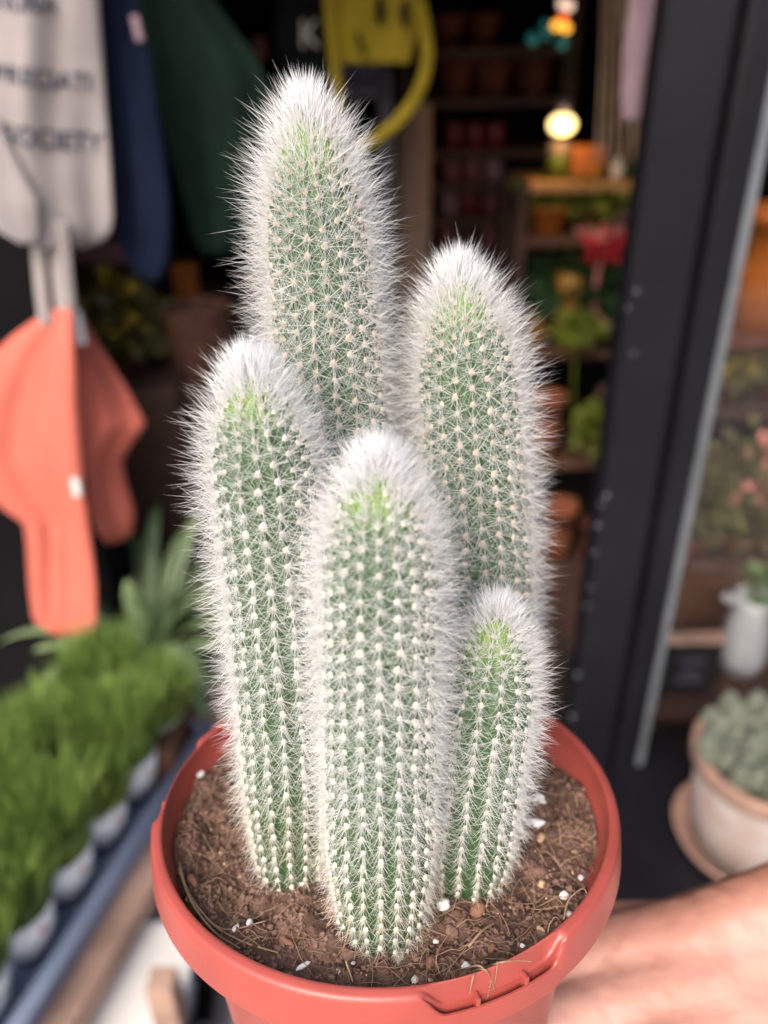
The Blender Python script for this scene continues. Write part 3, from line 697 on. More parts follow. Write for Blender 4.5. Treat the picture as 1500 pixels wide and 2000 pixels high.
def skin_top_shade():                                             # tanner upper side, with the shade of its turned edge painted in
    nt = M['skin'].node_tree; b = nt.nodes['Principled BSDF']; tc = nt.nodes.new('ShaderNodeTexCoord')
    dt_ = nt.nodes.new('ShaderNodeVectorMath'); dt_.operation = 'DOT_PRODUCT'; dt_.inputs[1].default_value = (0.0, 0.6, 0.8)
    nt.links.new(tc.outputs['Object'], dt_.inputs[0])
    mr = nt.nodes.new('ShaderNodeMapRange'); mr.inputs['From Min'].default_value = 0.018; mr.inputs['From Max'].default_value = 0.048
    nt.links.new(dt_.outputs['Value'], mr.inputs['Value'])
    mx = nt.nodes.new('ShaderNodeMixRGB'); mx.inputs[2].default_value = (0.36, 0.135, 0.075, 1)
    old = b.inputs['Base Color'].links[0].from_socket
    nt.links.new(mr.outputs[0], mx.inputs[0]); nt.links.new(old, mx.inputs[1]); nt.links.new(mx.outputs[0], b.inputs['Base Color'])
skin_top_shade()

# ================================================================== hanging bags
SURF = {}
def sheet(rows, Y, thick=0.012, fold=0.006, seed=0, nx=30, ny=44, lean=0.0, yaw=0.0):
    """closed soft panel whose left and right edges follow pixel rows (py, xl, xr) on the plane y = Y"""
    rows = np.array(rows, float); py = np.linspace(rows[0, 0], rows[-1, 0], ny)
    xl = np.interp(py, rows[:, 0], rows[:, 1]); xr = np.interp(py, rows[:, 0], rows[:, 2])
    Vf = []; Vb = []
    for j in range(ny):
        for i in range(nx):
            u = i / (nx - 1); e = math.sin(math.pi * u) ** 0.5 * min(1, math.sin(math.pi * min(max((j + 0.3) / ny, 0), 1)) ** 0.4)
            yo = Y + lean * (j / ny) + yaw * (u - 0.5)
            p = at(xl[j] + (xr[j] - xl[j]) * u, py[j], yo)
            fo = fold * (float(vnoise(u * 3.2 + seed * 7.3, j / ny * 1.3 + seed)) * 2 + 0.9 * float(vnoise(u * 7.0 + j / ny * 2.2 + seed * 3.1, j / ny * 2.4 + seed * 5)))
            Vf.append(p + np.array([0, -thick * e * 0.5 + fo * e, 0])); Vb.append(p + np.array([0, thick * e * 0.5 + fo * e + 0.0008, 0]))
    SURF.update(py=py, xl=xl, xr=xr, y=np.array([p[1] for p in Vf]).reshape(ny, nx), nx=nx, ny=ny)
    Fc = []; n = nx * ny
    for j in range(ny - 1):
        for i in range(nx - 1):
            a = j * nx + i; Fc.append((a, a + nx, a + nx + 1, a + 1)); Fc.append((n + a, n + a + 1, n + a + nx + 1, n + a + nx))
    for j in range(ny - 1):
        a = j * nx; Fc.append((a, n + a, n + a + nx, a + nx)); a = j * nx + nx - 1; Fc.append((a, a + nx, n + a + nx, n + a))
    for i in range(nx - 1):
        Fc.append((i, i + 1, n + i + 1, n + i)); a = (ny - 1) * nx + i; Fc.append((a, n + a, n + a + 1, a + 1))
    return np.array(Vf + Vb), Fc
def surf_y(S, qx, qy):           # depth of the panel's front face under a pixel
    j = float(np.clip(np.interp(qy, S['py'], np.arange(S['ny'])), 0, S['ny'] - 1.001)); j0 = int(j)
    a, b_ = np.interp(qy, S['py'], S['xl']), np.interp(qy, S['py'], S['xr'])
    i = float(np.clip((qx - a) / (b_ - a) * (S['nx'] - 1), 0, S['nx'] - 1.001)); i0 = int(i); fi, fj = i - i0, j - j0; y = S['y']
    return (y[j0, i0] * (1 - fi) + y[j0, i0 + 1] * fi) * (1 - fj) + (y[j0 + 1, i0] * (1 - fi) + y[j0 + 1, i0 + 1] * fi) * fj
def ribbon(pix, Y, wpx, th=0.0025, n=20):
    P = smooth_path([at(a, b_, Y) for a, b_ in pix], n); w = wpx * mpp(pix[0][0], pix[0][1], Y) / 2; V = []; Fc = []
    for i, p in enumerate(P):
        t_ = P[min(i + 1, n - 1)] - P[max(i - 1, 0)]; s_ = np.cross(t_, [0, 1.0, 0]); s_ /= np.linalg.norm(s_) + 1e-9
        for sx, sy in ((-1, -1), (1, -1), (1, 1), (-1, 1)): V.append(p + s_ * w * sx + np.array([0, th / 2 * sy, 0]))
    for i in range(n - 1):
        for k in range(4): Fc.append((i * 4 + k, i * 4 + (k + 1) % 4, i * 4 + 4 + (k + 1) % 4, i * 4 + 4 + k))
    Fc += [(3, 2, 1, 0), tuple((n - 1) * 4 + k for k in range(4))]
    return np.array(P and V), Fc
def part(name, VF, m, par, smooth=True):
    V, Fc = VF; return link(name, mesh(name, local(par, V), Fc), m, par, smooth)
def text_part(name, txt, pix, size_px, Y, m, par, slope=0.0, squash=1.0, spread=1.0):
    cu = bpy.data.curves.new(name, 'FONT'); cu.body = txt; cu.size = 1.0; cu.extrude = 0.01; cu.space_character = spread; cu.align_x = 'LEFT'; cu.resolution_u = 3; cu.offset = 0.006
    to = bpy.data.objects.new('tmp', cu); COL.objects.link(to); dg = bpy.context.evaluated_depsgraph_get()
    me = bpy.data.meshes.new_from_object(to.evaluated_get(dg)); bpy.data.objects.remove(to)
    for v_ in me.vertices:
        x_, y_, z_ = v_.co
        xx = x_ * size_px * squash; yy = y_ * size_px
        qx, qy = pix[0] + xx, pix[1] - yy + slope * xx - 0.0003 * xx * xx * (1 if slope else 0)
        p = at(qx, qy, surf_y(Y, min(qx, np.interp(qy, Y['py'], Y['xr']) - 2), qy) - 0.0004 - 0.0006 * (1 if z_ > 0 else 0)); v_.co = Vector(p - np.array(par.location))
    me.materials.clear(); return link(name, me, m, par, False)

YB = 0.90
rail = link('hanging_rail', MB().tube([(-0.75, 0.0, 0), (0.02, 0.0, 0)], 0.009, 14).mesh('hanging_rail'), M['black_paint'])
rail.location = (0, YB + 0.03, 2.02); tag(rail, 'black steel rail above the doorway that the tote bags hang from', 'rail')
def hook_straps(par, pxs, py, Y, w, m):
    for q in pxs:
        a = at(q, py, Y); b_ = np.array([a[0] + 0.01, YB + 0.03, 2.02])
        P = smooth_path([a, a * 0.5 + b_ * 0.5, b_ + np.array([0, 0, 0.012])], 10); V = []; Fc = []
        for p in P:
            for sx, sy in ((-1, -1), (1, -1), (1, 1), (-1, 1)): V.append(p + np.array([w * sx, 0.0012 * sy, 0]))
        for i in range(9):
            for k in range(4): Fc.append((i * 4 + k, i * 4 + (k + 1) % 4, i * 4 + 4 + (k + 1) % 4, i * 4 + 4 + k))
        Fc += [(3, 2, 1, 0), (36, 37, 38, 39)]
        part('strap', (np.array(V), Fc), m, par)

bag = thing('tote_bag', at(90, 486, YB), 'cream canvas tote bag with dark lettering hanging at top left', 'bag', 'tote bags hung beside the door')
part('body', sheet([(-260, -130, 150), (-80, -110, 186), (0, -100, 193), (100, -90, 200), (200, -85, 206), (300, -70, 214), (400, -20, 220), (430, 8, 221), (455, 30, 216), (474, 55, 200), (486, 85, 165)], YB, 0.006, 0.012, 1, yaw=0.05), M['cream'], bag)
S_ = dict(SURF)
text_part('lettering', 'NURIA', (-12, 18), 52, S_, M['ink'], bag, slope=0.10, squash=0.78)
text_part('lettering', 'PRECIATI', (-14, 158), 52, S_, M['ink'], bag, slope=0.17, squash=0.92)
text_part('lettering', 'SOCIETY', (6, 278), 54, S_, M['ink'], bag, slope=0.16, squash=0.92)
part('folded_corner', sheet([(225, -120, -8), (300, -120, 26), (360, -90, 58), (392, -70, 76), (420, -40, 76), (450, -5, 77), (476, 40, 78)], YB - 0.036, 0.010, 0.004, 2, yaw=0.02), M['cream'], bag)
hook_straps(bag, (30, 110), -240, YB, 0.012, M['cream'])

bag = thing('tote_bag', at(120, 1245, YB), 'coral red folded tote bag hanging on cream straps below the lettered bag', 'bag', 'tote bags hung beside the door')
part('front_fold', sheet([(604, 96, 138), (650, 30, 143), (700, -25, 147), (800, -70, 152), (900, -75, 160), (985, -8, 168), (1022, 46, 172), (1060, 51, 178), (1150, 57, 188), (1215, 65, 188), (1247, 118, 178)], YB - 0.012, 0.005, 0.016, 3, yaw=-0.02), M['coral'], bag)
part('back_fold', sheet([(598, 122, 152), (650, 130, 179), (700, 135, 211), (760, 140, 249), (828, 145, 286), (860, 148, 264), (900, 150, 239), (930, 152, 243), (1000, 165, 264), (1040, 190, 260), (1060, 205, 235)], YB + 0.035, 0.004, 0.016, 4, yaw=0.055), M['coral'], bag)
part('strap', ribbon([(72, 430), (76, 500), (82, 570), (90, 636)], YB - 0.012, 27), M['cream'], bag)
part('strap', ribbon([(112, 430), (118, 500), (124, 560), (130, 612)], YB - 0.008, 42), M['cream'], bag)
part('tag', ribbon([(146, 606), (152, 640), (158, 672)], YB + 0.008, 22), M['label_white'], bag)
part('tag', ribbon([(146, 935), (150, 952), (152, 968)], YB - 0.030, 15), M['white'], bag)

bag = thing('tote_bag', at(300, 552, YB + 0.07), 'navy blue tote bag hanging behind the cream lettered bag', 'bag', 'tote bags hung beside the door')
part('body', sheet([(-240, 160, 225), (-80, 186, 250), (0, 190, 264), (100, 197, 290), (200, 203, 306), (300, 210, 324), (400, 222, 336), (450, 228, 337), (500, 242, 332), (535, 266, 320), (552, 288, 306)], YB + 0.07, 0.005, 0.016, 5), M['navy'], bag)
part('tag', ribbon([(262, 30), (268, 55), (274, 80)], YB + 0.05, 16), M['mauve'], bag)
hook_straps(bag, (200,), -220, YB + 0.07, 0.012, M['navy'])
bag = thing('tote_bag', at(420, 498, YB + 0.14), 'dark green tote bag hanging between the navy bag and the tallest cactus stem', 'bag', 'tote bags hung beside the door')
part('body', sheet([(-230, 215, 300), (-80, 250, 372), (0, 262, 418), (60, 276, 462), (110, 290, 500), (160, 300, 522), (220, 312, 530), (300, 332, 525), (400, 360, 505), (460, 374, 480), (498, 398, 448)], YB + 0.14, 0.006, 0.022, 6), M['forest'], bag)
hook_straps(bag, (270,), -215, YB + 0.14, 0.012, M['forest'])

YY = 1.45
bag = thing('yellow_bag', at(730, 122, YY), 'yellow cloth bag printed with a smiling face, hanging inside the shop', 'bag')
part('body', sheet([(-150, 640, 800), (-60, 632, 822), (0, 638, 828), (60, 643, 820), (100, 646, 806), (124, 662, 800)], YY, 0.03, 0.008, 7), M['yellow'], bag)
def disc_px(cx, cy_, a, b_, Y, n=20):
    V = [at(cx + a * math.cos(2 * math.pi * k / n), cy_ + b_ * math.sin(2 * math.pi * k / n), Y) for k in range(n)]
    V2 = [p + np.array([0, 0.0015, 0]) for p in V]
    return np.array(V + V2), [tuple(range(n)), tuple(range(2 * n - 1, n - 1, -1))] + [(k, n + k, n + (k + 1) % n, (k + 1) % n) for k in range(n)]
part('printed_eye', disc_px(742, 18, 9, 32, YY - 0.026), M['black_cloth'], bag, False)
part('printed_eye', disc_px(790, 26, 8, 28, YY - 0.024), M['black_cloth'], bag, False)
part('printed_smile', ribbon([(698, 62), (703, 85), (712, 108)], YY - 0.026, 9, 0.0015), M['black_cloth'], bag)
part('strap', ribbon([(640, -40), (645, 40), (652, 110), (658, 175), (660, 230)], YY - 0.02, 22), M['yellow'], bag)
part('strap', ribbon([(820, 0), (832, 70), (833, 130), (812, 190), (775, 238), (735, 270), (700, 290)], YY - 0.02, 24), M['yellow'], bag)
hk = at(725, -150, YY)
part('hanger', (MB().tube([hk, hk + np.array([0, 0, 2.56 - hk[2]])], 0.003, 6).v, MB().tube([hk, hk + np.array([0, 0, 2.56 - hk[2]])], 0.003, 6).f), M['black_cloth'], bag)
bag = thing('dark_bag', at(590, 130, YY + 0.06), 'black cloth bag with white print beside the yellow smiling bag', 'bag')
part('body', sheet([(-120, 560, 640), (-40, 545, 650), (60, 535, 655), (120, 540, 650), (140, 555, 640)], YY + 0.06, 0.02, 0.006, 8), M['black_cloth'], bag)
text_part('lettering', 'K', (584, 92), 78, dict(SURF), M['white_ink'], bag, squash=0.8)
hk = at(600, -115, YY + 0.06); V, Fc = tube([hk, hk + np.array([0, 0, 2.56 - hk[2]])], 0.003, 6); part('hanger', (V, Fc), M['black_cloth'], bag)
for (qx, qy, qs, m_, lb) in [(508, 95, 26, 'crimson', 'small crimson box on the dark shelf beside the green bag'), (602, 138, 24, 'crimson', 'small crimson box on the dark shelf under the black bag')]:
    c = at(qx, qy, 1.9); sz = qs * mpp(qx, qy, 1.9)
    o = link('gift_box', MB().box((0, 0, sz / 2), (sz, sz * 0.8, sz * 1.6), bev=0.002).mesh('gift_box'), M[m_], None, False); o.location = c + np.array([0, 0, -sz / 2]); tag(o, lb, 'box')
sh = at(560, 160, 1.9)
o = link('wall_shelf', MB().box((0, 0, 0), (0.34, 0.14, 0.02), bev=0.002).mesh('wall_shelf'), M['dark_wood'], None, False); o.location = sh + np.array([0, 0, -0.012]); tag(o, 'dark wall shelf holding two crimson boxes behind the green bag', 'shelf')

# mauve cloth at the right of the doorway, and beaded strands beside it
YM = 1.15
c = thing('hanging_cloth', at(1235, 235, YM), 'mauve cloth hanging beside the black post at the top right', 'cloth')
part('cloth', sheet([(-120, 1240, 1330), (0, 1228, 1312), (100, 1217, 1296), (180, 1213, 1285), (236, 1214, 1270)], YM, 0.01, 0.006, 9), M['mauve'], c)
hk = at(1285, -118, YM); V, Fc = tube([hk, hk + np.array([0, 0, 2.56 - hk[2]])], 0.003, 6); part('hanger', (V, Fc), M['black_cloth'], c)
YS = 1.5
c = thing('macrame_hanger', at(1200, 330, YS), 'brown macrame strands hanging in front of the lit shelf', 'hanger')
for i, (xa, xb) in enumerate([(1180, 1165), (1190, 1182), (1202, 1200), (1214, 1218), (1225, 1238), (1196, 1250)]):
    V, Fc = tube(smooth_path([at(xa, -60, YS), at((xa + xb) / 2 + 3, 130, YS), at(xb, 320, YS)], 14), 0.0035, 6); part('cord', (V, Fc), M['macrame'], c)
top = at(1200, -62, YS); V, Fc = tube([top + np.array([0, 0, -0.004]), np.array([top[0], top[1], 2.56])], 0.004, 6); part('cord', (V, Fc), M['macrame'], c)

# ================================================================== inside the shop
def jar(name, base, r, h, m, label, cat, group=None, taper=0.86, rim=True):
    prof = [(0, 0), (r * taper, 0), (r * (taper + 1) / 2, h * 0.5), (r * 0.97, h * 0.86)] + ([(r * 1.06, h * 0.86), (r * 1.08, h), (r * 0.98, h), (r * 0.9, h * 0.8), (0, h * 0.78)] if rim else [(r, h * 0.97), (r * 0.9, h), (0, h)])
    o = link(name, MB().lathe(prof, 28).mesh(name), m); o.location = base; tag(o, label, cat, group); return o
def leaves(par, centre, rad, n, size, m, name='foliage', seed=0, droop=0.0):
    g = np.random.default_rng(seed); c = np.array(centre, float); rad = np.array(rad, float)
    p = norm(g.normal(0, 1, (n, 3))) * (g.random((n, 1)) ** 0.4); p = p * (0.75 + 0.5 * g.random((n, 1)))
    C_ = c + p * rad; d = norm(p + g.normal(0, 0.5, (n, 3)) + np.array([0, 0, -droop])); s_ = norm(np.cross(d, g.normal(0, 1, (n, 3)))); nn = np.cross(d, s_)
    L_ = size * g.uniform(0.6, 1.3, (n, 1)); w = L_ * 0.32
    V = np.stack([C_, C_ + d * L_ * 0.5 + s_ * w + nn * w * 0.3, C_ + d * L_ * 0.5 - s_ * w + nn * w * 0.3, C_ + d * L_ - nn * L_ * 0.15, C_ + d * L_ * 0.5 - nn * w * 0.1], 1).reshape(-1, 3)
    q = np.array([[0, 1, 4], [1, 3, 4], [0, 4, 2], [4, 3, 2]]); Fc = (q[None] + np.arange(n)[:, None, None] * 5).reshape(-1, 3)
    return link(name, big_mesh(name, V - np.array(par.location), np.zeros((0, 4), int), Fc), m, par)
def potted(name, qx, qy, Y, rpx, hpx, m, leafm, lw, lh, label, n=260, ls=0.03, seed=0, flower=None, loc=None):
    base = at(qx, qy, Y) if loc is None else np.array(loc, float); k = mpp(qx, qy, Y); r, h = rpx * k, hpx * k
    t = thing(name, base, label, 'plant')
    link('pot', MB().lathe([(0, 0), (r * 0.8, 0), (r * 0.95, h * 0.8), (r * 1.05, h * 0.8), (r * 1.06, h), (r * 0.95, h), (r * 0.9, h * 0.85), (0, h * 0.85)], 28).mesh('pot'), m, t)
    cz = base + np.array([0, 0, h * 0.9 + lh * k * 0.5])
    for i in range(5):
        a = i * 1.3 + seed; tip = cz + np.array([math.cos(a) * lw * k * 0.3, math.sin(a) * lw * k * 0.3, lh * k * 0.1 * (i % 3)])
        V, Fc = tube(smooth_path([base + np.array([0, 0, h * 0.8]), (base + tip) / 2 + np.array([0, 0, h * 0.3]), tip], 6), 0.0025, 5); part('stalk', (V, Fc), leafm, t)
    leaves(t, cz, (lw * k * 0.5, lw * k * 0.45, lh * k * 0.5), n, ls, leafm, seed=seed)
    if flower: leaves(t, cz + np.array([0, -lw * k * 0.2, lh * k * 0.15]), (lw * k * 0.42, lw * k * 0.3, lh * k * 0.4), 70, ls * 0.7, flower, 'flowers', seed + 50)
    return t

# dark shelving unit at the back, with clay pots above and rows of tins below
YC = 2.25
def zat(py, Y, px=950): return at(px, py, Y)[2]
xl_, xr_ = at(838, 190, YC)[0], at(1062, 190, YC)[0]
un = thing('shelving_unit', ((xl_ + xr_) / 2, YC, 0), 'dark shelving unit with clay pots and rows of tins', 'shelves')
W_ = xr_ - xl_ + 0.10
rows_y = [92, 190, 290, 355, 420, 485]
for ry in rows_y:
    o = link('shelf', MB().box((0, 0.10, zat(ry, YC) - 0.012), (W_, 0.26, 0.022), bev=0.002).mesh('shelf'), M['dark_wood'], un, False)
for sx in (-1, 1): link('upright', MB().box((sx * (W_ / 2 + 0.012), 0.10, 1.12), (0.022, 0.27, 2.24), bev=0.002).mesh('upright'), M['dark_wood'], un, False)
for i, (qx, w) in enumerate([(893, 74), (965, 84), (1048, 78)]):
    k = mpp(qx, 185, YC); b0 = at(qx, 190, YC); b0[1] = YC + 0.07; b0[2] = zat(190, YC) - 0.001
    jar('clay_pot', b0, w * k * 0.5, 76 * k, M['dark_terracotta'], ['brown clay pot at the left end of the upper dark shelf', 'brown clay pot in the middle of the upper dark shelf', 'brown clay pot at the right end of the upper dark shelf'][i], 'pot', 'clay pots on the upper dark shelf', 0.72)
for i, (qx, w) in enumerate([(880, 60), (950, 66)]):
    k = mpp(qx, 90, YC); b0 = at(qx, 92, YC); b0[1] = YC + 0.07; b0[2] = zat(92, YC) - 0.001
    jar('clay_pot', b0, w * k * 0.5, 60 * k, M['dark_terracotta'], ['small dark clay pot on the topmost shelf, nearer the yellow bag', 'small dark clay pot on the topmost shelf, farther from the yellow bag'][i], 'pot', 'clay pots on the topmost shelf', 0.72)
tins = [(290, [('crimson', 'deep red'), ('crimson', 'deep red'), ('crimson', 'red')]), (355, [('rose', 'dusty rose'), ('rose', 'dusty rose'), ('lilac', 'lilac')]), (420, [('lilac', 'lilac'), ('crimson', 'red'), ('rose', 'rose')]), (485, [('rose', 'rose'), ('dark_wood', 'brown'), ('rose', 'pink')])]
for j, (ry, lst) in enumerate(tins):
    for i, (mk, nm) in enumerate(lst):
        qx = (886, 927, 968)[i] - j * 4; k = mpp(qx, ry, YC); b0 = at(qx, ry, YC); b0[1] = YC + 0.03; b0[2] = zat(ry, YC) - 0.001
        jar('tin', b0, 19 * k, 46 * k, M[mk], '%s tin, %s in the %s row of the dark shelves' % (nm, ('leftmost', 'middle one', 'rightmost')[i], ('first', 'second', 'third', 'lowest')[j]), 'tin', 'tins on the dark shelves', 1.0, False)

# grey metal stand and a brown column between the cactus and the shelves
YG = 1.75
g0 = at(700, 480, YG)
st = thing('metal_stand', (g0[0], YG, 0), 'grey metal display stand below the yellow bag', 'stand')
gx0, gx1 = at(655, 190, YG)[0] - g0[0], at(752, 190, YG)[0] - g0[0]; zt = at(700, 132, YG)[2]
for x_ in (gx0, gx1): link('leg', MB().box((x_, 0, zt / 2), (0.028, 0.028, zt), bev=0.003).mesh('leg'), M['greymetal'], st, False)
for py_ in (140, 178): link('cross_bar', MB().box(((gx0 + gx1) / 2, -0.004, at(700, py_, YG)[2]), (gx1 - gx0, 0.02, 0.030), bev=0.003).mesh('cross_bar'), M['greymetal'], st, False)
cz = at(805, 300, 1.95); ztop = at(805, 205, 1.95)[2]
o = link('card_roll', MB().lathe([(0, 0), (0.042, 0), (0.044, 0.01), (0.044, ztop - 0.01), (0.042, ztop), (0.03, ztop), (0.03, ztop - 0.06), (0, ztop - 0.06)], 30).mesh('card_roll'), M['card']); o.location = (cz[0], 1.95, 0.004); tag(o, 'tall brown cardboard roll standing left of the dark shelves', 'roll')

# lit shelf with its globe lamp
YL = 1.95
sL = at(1052, 348, YL); sR = at(1235, 352, YL)
lit = thing('plant_stand', ((sL[0] + sR[0]) / 2, YL, 0), 'warm wooden plant stand with the globe lamp, jars and plants', 'stand')
WL = sR[0] - sL[0] + 0.16; XC = (sL[0] + sR[0]) / 2 + 0.05
lev = {}
for nm_, py_ in (('a', 348), ('b', 452), ('c', 668), ('d', 880), ('e', 1090)):
    z_ = at(1130, py_, YL)[2]; lev[nm_] = z_
    link('shelf', MB().box((XC - lit.location[0], 0.06, z_ - 0.012), (WL, 0.26, 0.022), bev=0.003).mesh('shelf'), M['warm_wood'] if nm_ == 'a' else M['brown_wood'], lit, False)
for sx in (-1, 1):
    for sy in (-0.05, 0.17): link('leg', MB().box((XC - lit.location[0] + sx * (WL / 2 + 0.014), sy, lev['a'] / 2 + 0.002), (0.026, 0.026, lev['a']), bev=0.002).mesh('leg'), M['dark_wood'], lit, False)
def on(lv, qx, py, dy=0.0):
    p = at(qx, py, YL + dy); p[2] = lev[lv] - 0.001; return p
k = mpp(1100, 300, YL)
lp = thing('globe_lamp', at(1098, 243, YL - 0.03), 'small lit round globe lamp above the warm wooden shelf', 'lamp')
v_, f_ = ico(3); gl = link('bulb', mesh('bulb', v_ * 22 * k * np.array([1.15, 1, 0.85]), f_), M['bulb'], lp)
V, Fc = tube([at(1098, 222, YL - 0.03), at(1098, 222, YL - 0.03) * [1, 1, 0] + [0, 0, 2.56]], 0.004, 8); part('flex', (V, Fc), M['black_cloth'], lp)
link('cap', MB().lathe([(0, 0.03), (0.012, 0.03), (0.016, 0.0), (0.0, 0.0)], 16, (0, 0, 18 * k)).mesh('cap'), M['greymetal'], lp)
pd = bpy.data.lights.new('globe_lamp_light', 'POINT'); pd.energy = 0.4; pd.color = (1.0, 0.62, 0.25); pd.shadow_soft_size = 0.03
po = bpy.data.objects.new('globe_lamp_light', pd); COL.objects.link(po); po.parent = lp; po.location = (0, -0.045, -0.01)
t = thing('tea_caddy', on('a', 1088, 340), 'green and cream caddy with a lid on the lit shelf', 'caddy')
link('body', MB().lathe([(0, 0), (20 * k, 0), (21 * k, 30 * k), (20 * k, 46 * k), (0, 46 * k)], 24).mesh('body'), M['lime_leaf'], t); link('lid', MB().lathe([(21 * k, 46 * k), (22 * k, 50 * k), (20 * k, 66 * k), (0, 70 * k)], 24).mesh('lid'), M['card'], t)
o = link('orange_box', MB().box((0, 0, 30 * k), (60 * k, 50 * k, 60 * k), bev=0.004).mesh('orange_box'), M['orange'], None, False); o.location = on('a', 1142, 340); tag(o, 'square orange planter box on the lit shelf', 'planter')
jar('cream_mug', on('a', 1204, 345, -0.02), 13 * k, 36 * k, M['white'], 'small cream cup at the right end of the lit shelf', 'cup', None, 0.8)
# mosaic lamp of coloured glass
lm = thing('glass_lamp', at(1085, 80, YL - 0.1), 'hanging lamp of amber, red and teal coloured glass', 'lamp')
for (qx, qy, rp_, mk) in [(1096, 8, 11, 'clear_glass'), (1112, 12, 12, 'clear_glass'), (1100, 36, 12, 'red_glass'), (1086, 50, 12, 'amber'), (1106, 55, 12, 'amber'), (1064, 48, 11, 'teal'), (1066, 68, 12, 'teal'), (1040, 76, 15, 'teal'), (1098, 84, 15, 'teal')]:
    o = link('glass_piece', mesh('glass_piece', v_ * rp_ * 0.75 * mpp(qx, qy, YL - 0.1), f_), M[mk], lm); o.location = Vector(at(qx, qy, YL - 0.1) - np.array(lm.location))
V, Fc = tube([at(1085, 60, YL - 0.1), at(1085, 60, YL - 0.1) * [1, 1, 0] + [0, 0, 2.56]], 0.004, 8); part('flex', (V, Fc), M['black_cloth'], lm)
# plants and pots on the stand
potted('clay_potted_plant', 1072, 452, YL, 40, 52, M['orange'], M['lime_leaf'], 90, 50, 'leafy plant in an orange pot under the lit shelf', 160, 0.03, 1, loc=on('b', 1068, 452))
potted('clay_potted_plant', 1140, 452, YL, 26, 40, M['terracotta'], M['lime_leaf'], 120, 60, 'lime green plant in a clay pot under the lit shelf', 240, 0.035, 2, loc=on('b', 1140, 452))
potted('clay_potted_plant', 1205, 452, YL, 24, 44, M['pink'], M['lime_leaf'], 80, 70, 'yellow green plant in a pinkish pot beside the black post', 220, 0.03, 3, loc=on('b', 1205, 452))
# red flower on an arching stem
fl = thing('flowering_plant', on('c', 1190, 660, -0.05), 'dark leafed plant with one bright red flower on an arching stem', 'plant')
base = np.array(fl.location)
link('pot', MB().lathe([(0, 0), (20 * k, 0), (24 * k, 40 * k), (26 * k, 40 * k), (26 * k, 48 * k), (22 * k, 48 * k), (0, 42 * k)], 24).mesh('pot'), M['black_plastic'], fl)
fp = at(1182, 478, YL - 0.12)
V, Fc = tube(smooth_path([base + [0, 0, 0.05], base + [-0.05, -0.02, 0.10], at(1165, 545, YL - 0.1), fp], 14), 0.004, 6); part('stalk', (V, Fc), M['pink_flower'], fl)
leaves(fl, fp, (32 * k, 0.03, 20 * k), 60, 0.035, M['red_flower'], 'flower', 5)
leaves(fl, fp + np.array([-0.02, 0, 0.02]), (24 * k, 0.02, 10 * k), 24, 0.025, M['pink_flower'], 'petals', 6)
leaves(fl, at(1150, 560, YL), (110 * k, 0.08, 70 * k), 420, 0.05, M['dark_leaf'], 'foliage', 7)
vz = on('c', 1103, 660, -0.04)
t = link('tall_vase', MB().lathe([(0, 0), (20 * k, 0), (21 * k, 60 * k), (26 * k, 120 * k), (30 * k, 158 * k), (27 * k, 158 * k), (20 * k, 90 * k), (0, 85 * k)], 28).mesh('tall_vase'), M['ochre']); t.location = vz; tag(t, 'tall ochre yellow vase on the plant stand', 'vase')
jar('round_pot', on('c', 1046, 660), 26 * k, 58 * k, M['ochre'], 'round ochre pot left of the tall yellow vase', 'pot', None, 0.7)
jar('clay_bowl', on('c', 1046, 660, 0.06) + np.array([0, 0, 0]), 22 * k, 110 * k, M['terracotta'], 'tall clay pot behind the round ochre pot', 'pot', None, 0.7)
t = thing('trailing_plant', on('d', 1125, 870, -0.02), 'bright lime trailing plant below the yellow vase', 'plant'); leaves(t, at(1128, 645, YL - 0.16), (42 * k, 0.04, 22 * k), 160, 0.03, M['lime_leaf'], seed=8)
V, Fc = tube(smooth_path([np.array(t.location), at(1120, 760, YL - 0.10), at(1128, 650, YL - 0.16)], 10), 0.004, 6); part('stalk', (V, Fc), M['lime_leaf'], t)
for i, (qx, lv, py_, r_, h_, mk, lb) in enumerate([(1062, 'd', 880, 44, 150, 'terracotta', 'tall terracotta pot left of the pink pot on the plant stand'), (1150, 'd', 880, 28, 60, 'pink', 'pinkish pot under the lime trailing plant'),
        (1085, 'e', 1085, 46, 170, 'terracotta', 'large terracotta pot on the lowest board of the plant stand'), (1150, 'e', 1085, 30, 120, 'dark_terracotta', 'dark terracotta pot beside the black post on the lowest board')]):
    jar('clay_pot', on(lv, qx, py_, -0.02), r_ * k * 0.9, h_ * k, M[mk], lb, 'pot', 'clay pots on the plant stand', 0.75)
t = thing('leafy_plant', on('d', 1165, 870, -0.03), 'light green plant between the clay pots and the black post', 'plant'); leaves(t, at(1158, 835, YL - 0.14), (34 * k, 0.05, 48 * k), 220, 0.03, M['lime_leaf'], seed=9)
V, Fc = tube([np.array(t.location), at(1158, 835, YL - 0.14)], 0.004, 6); part('stalk', (V, Fc), M['leaf'], t)

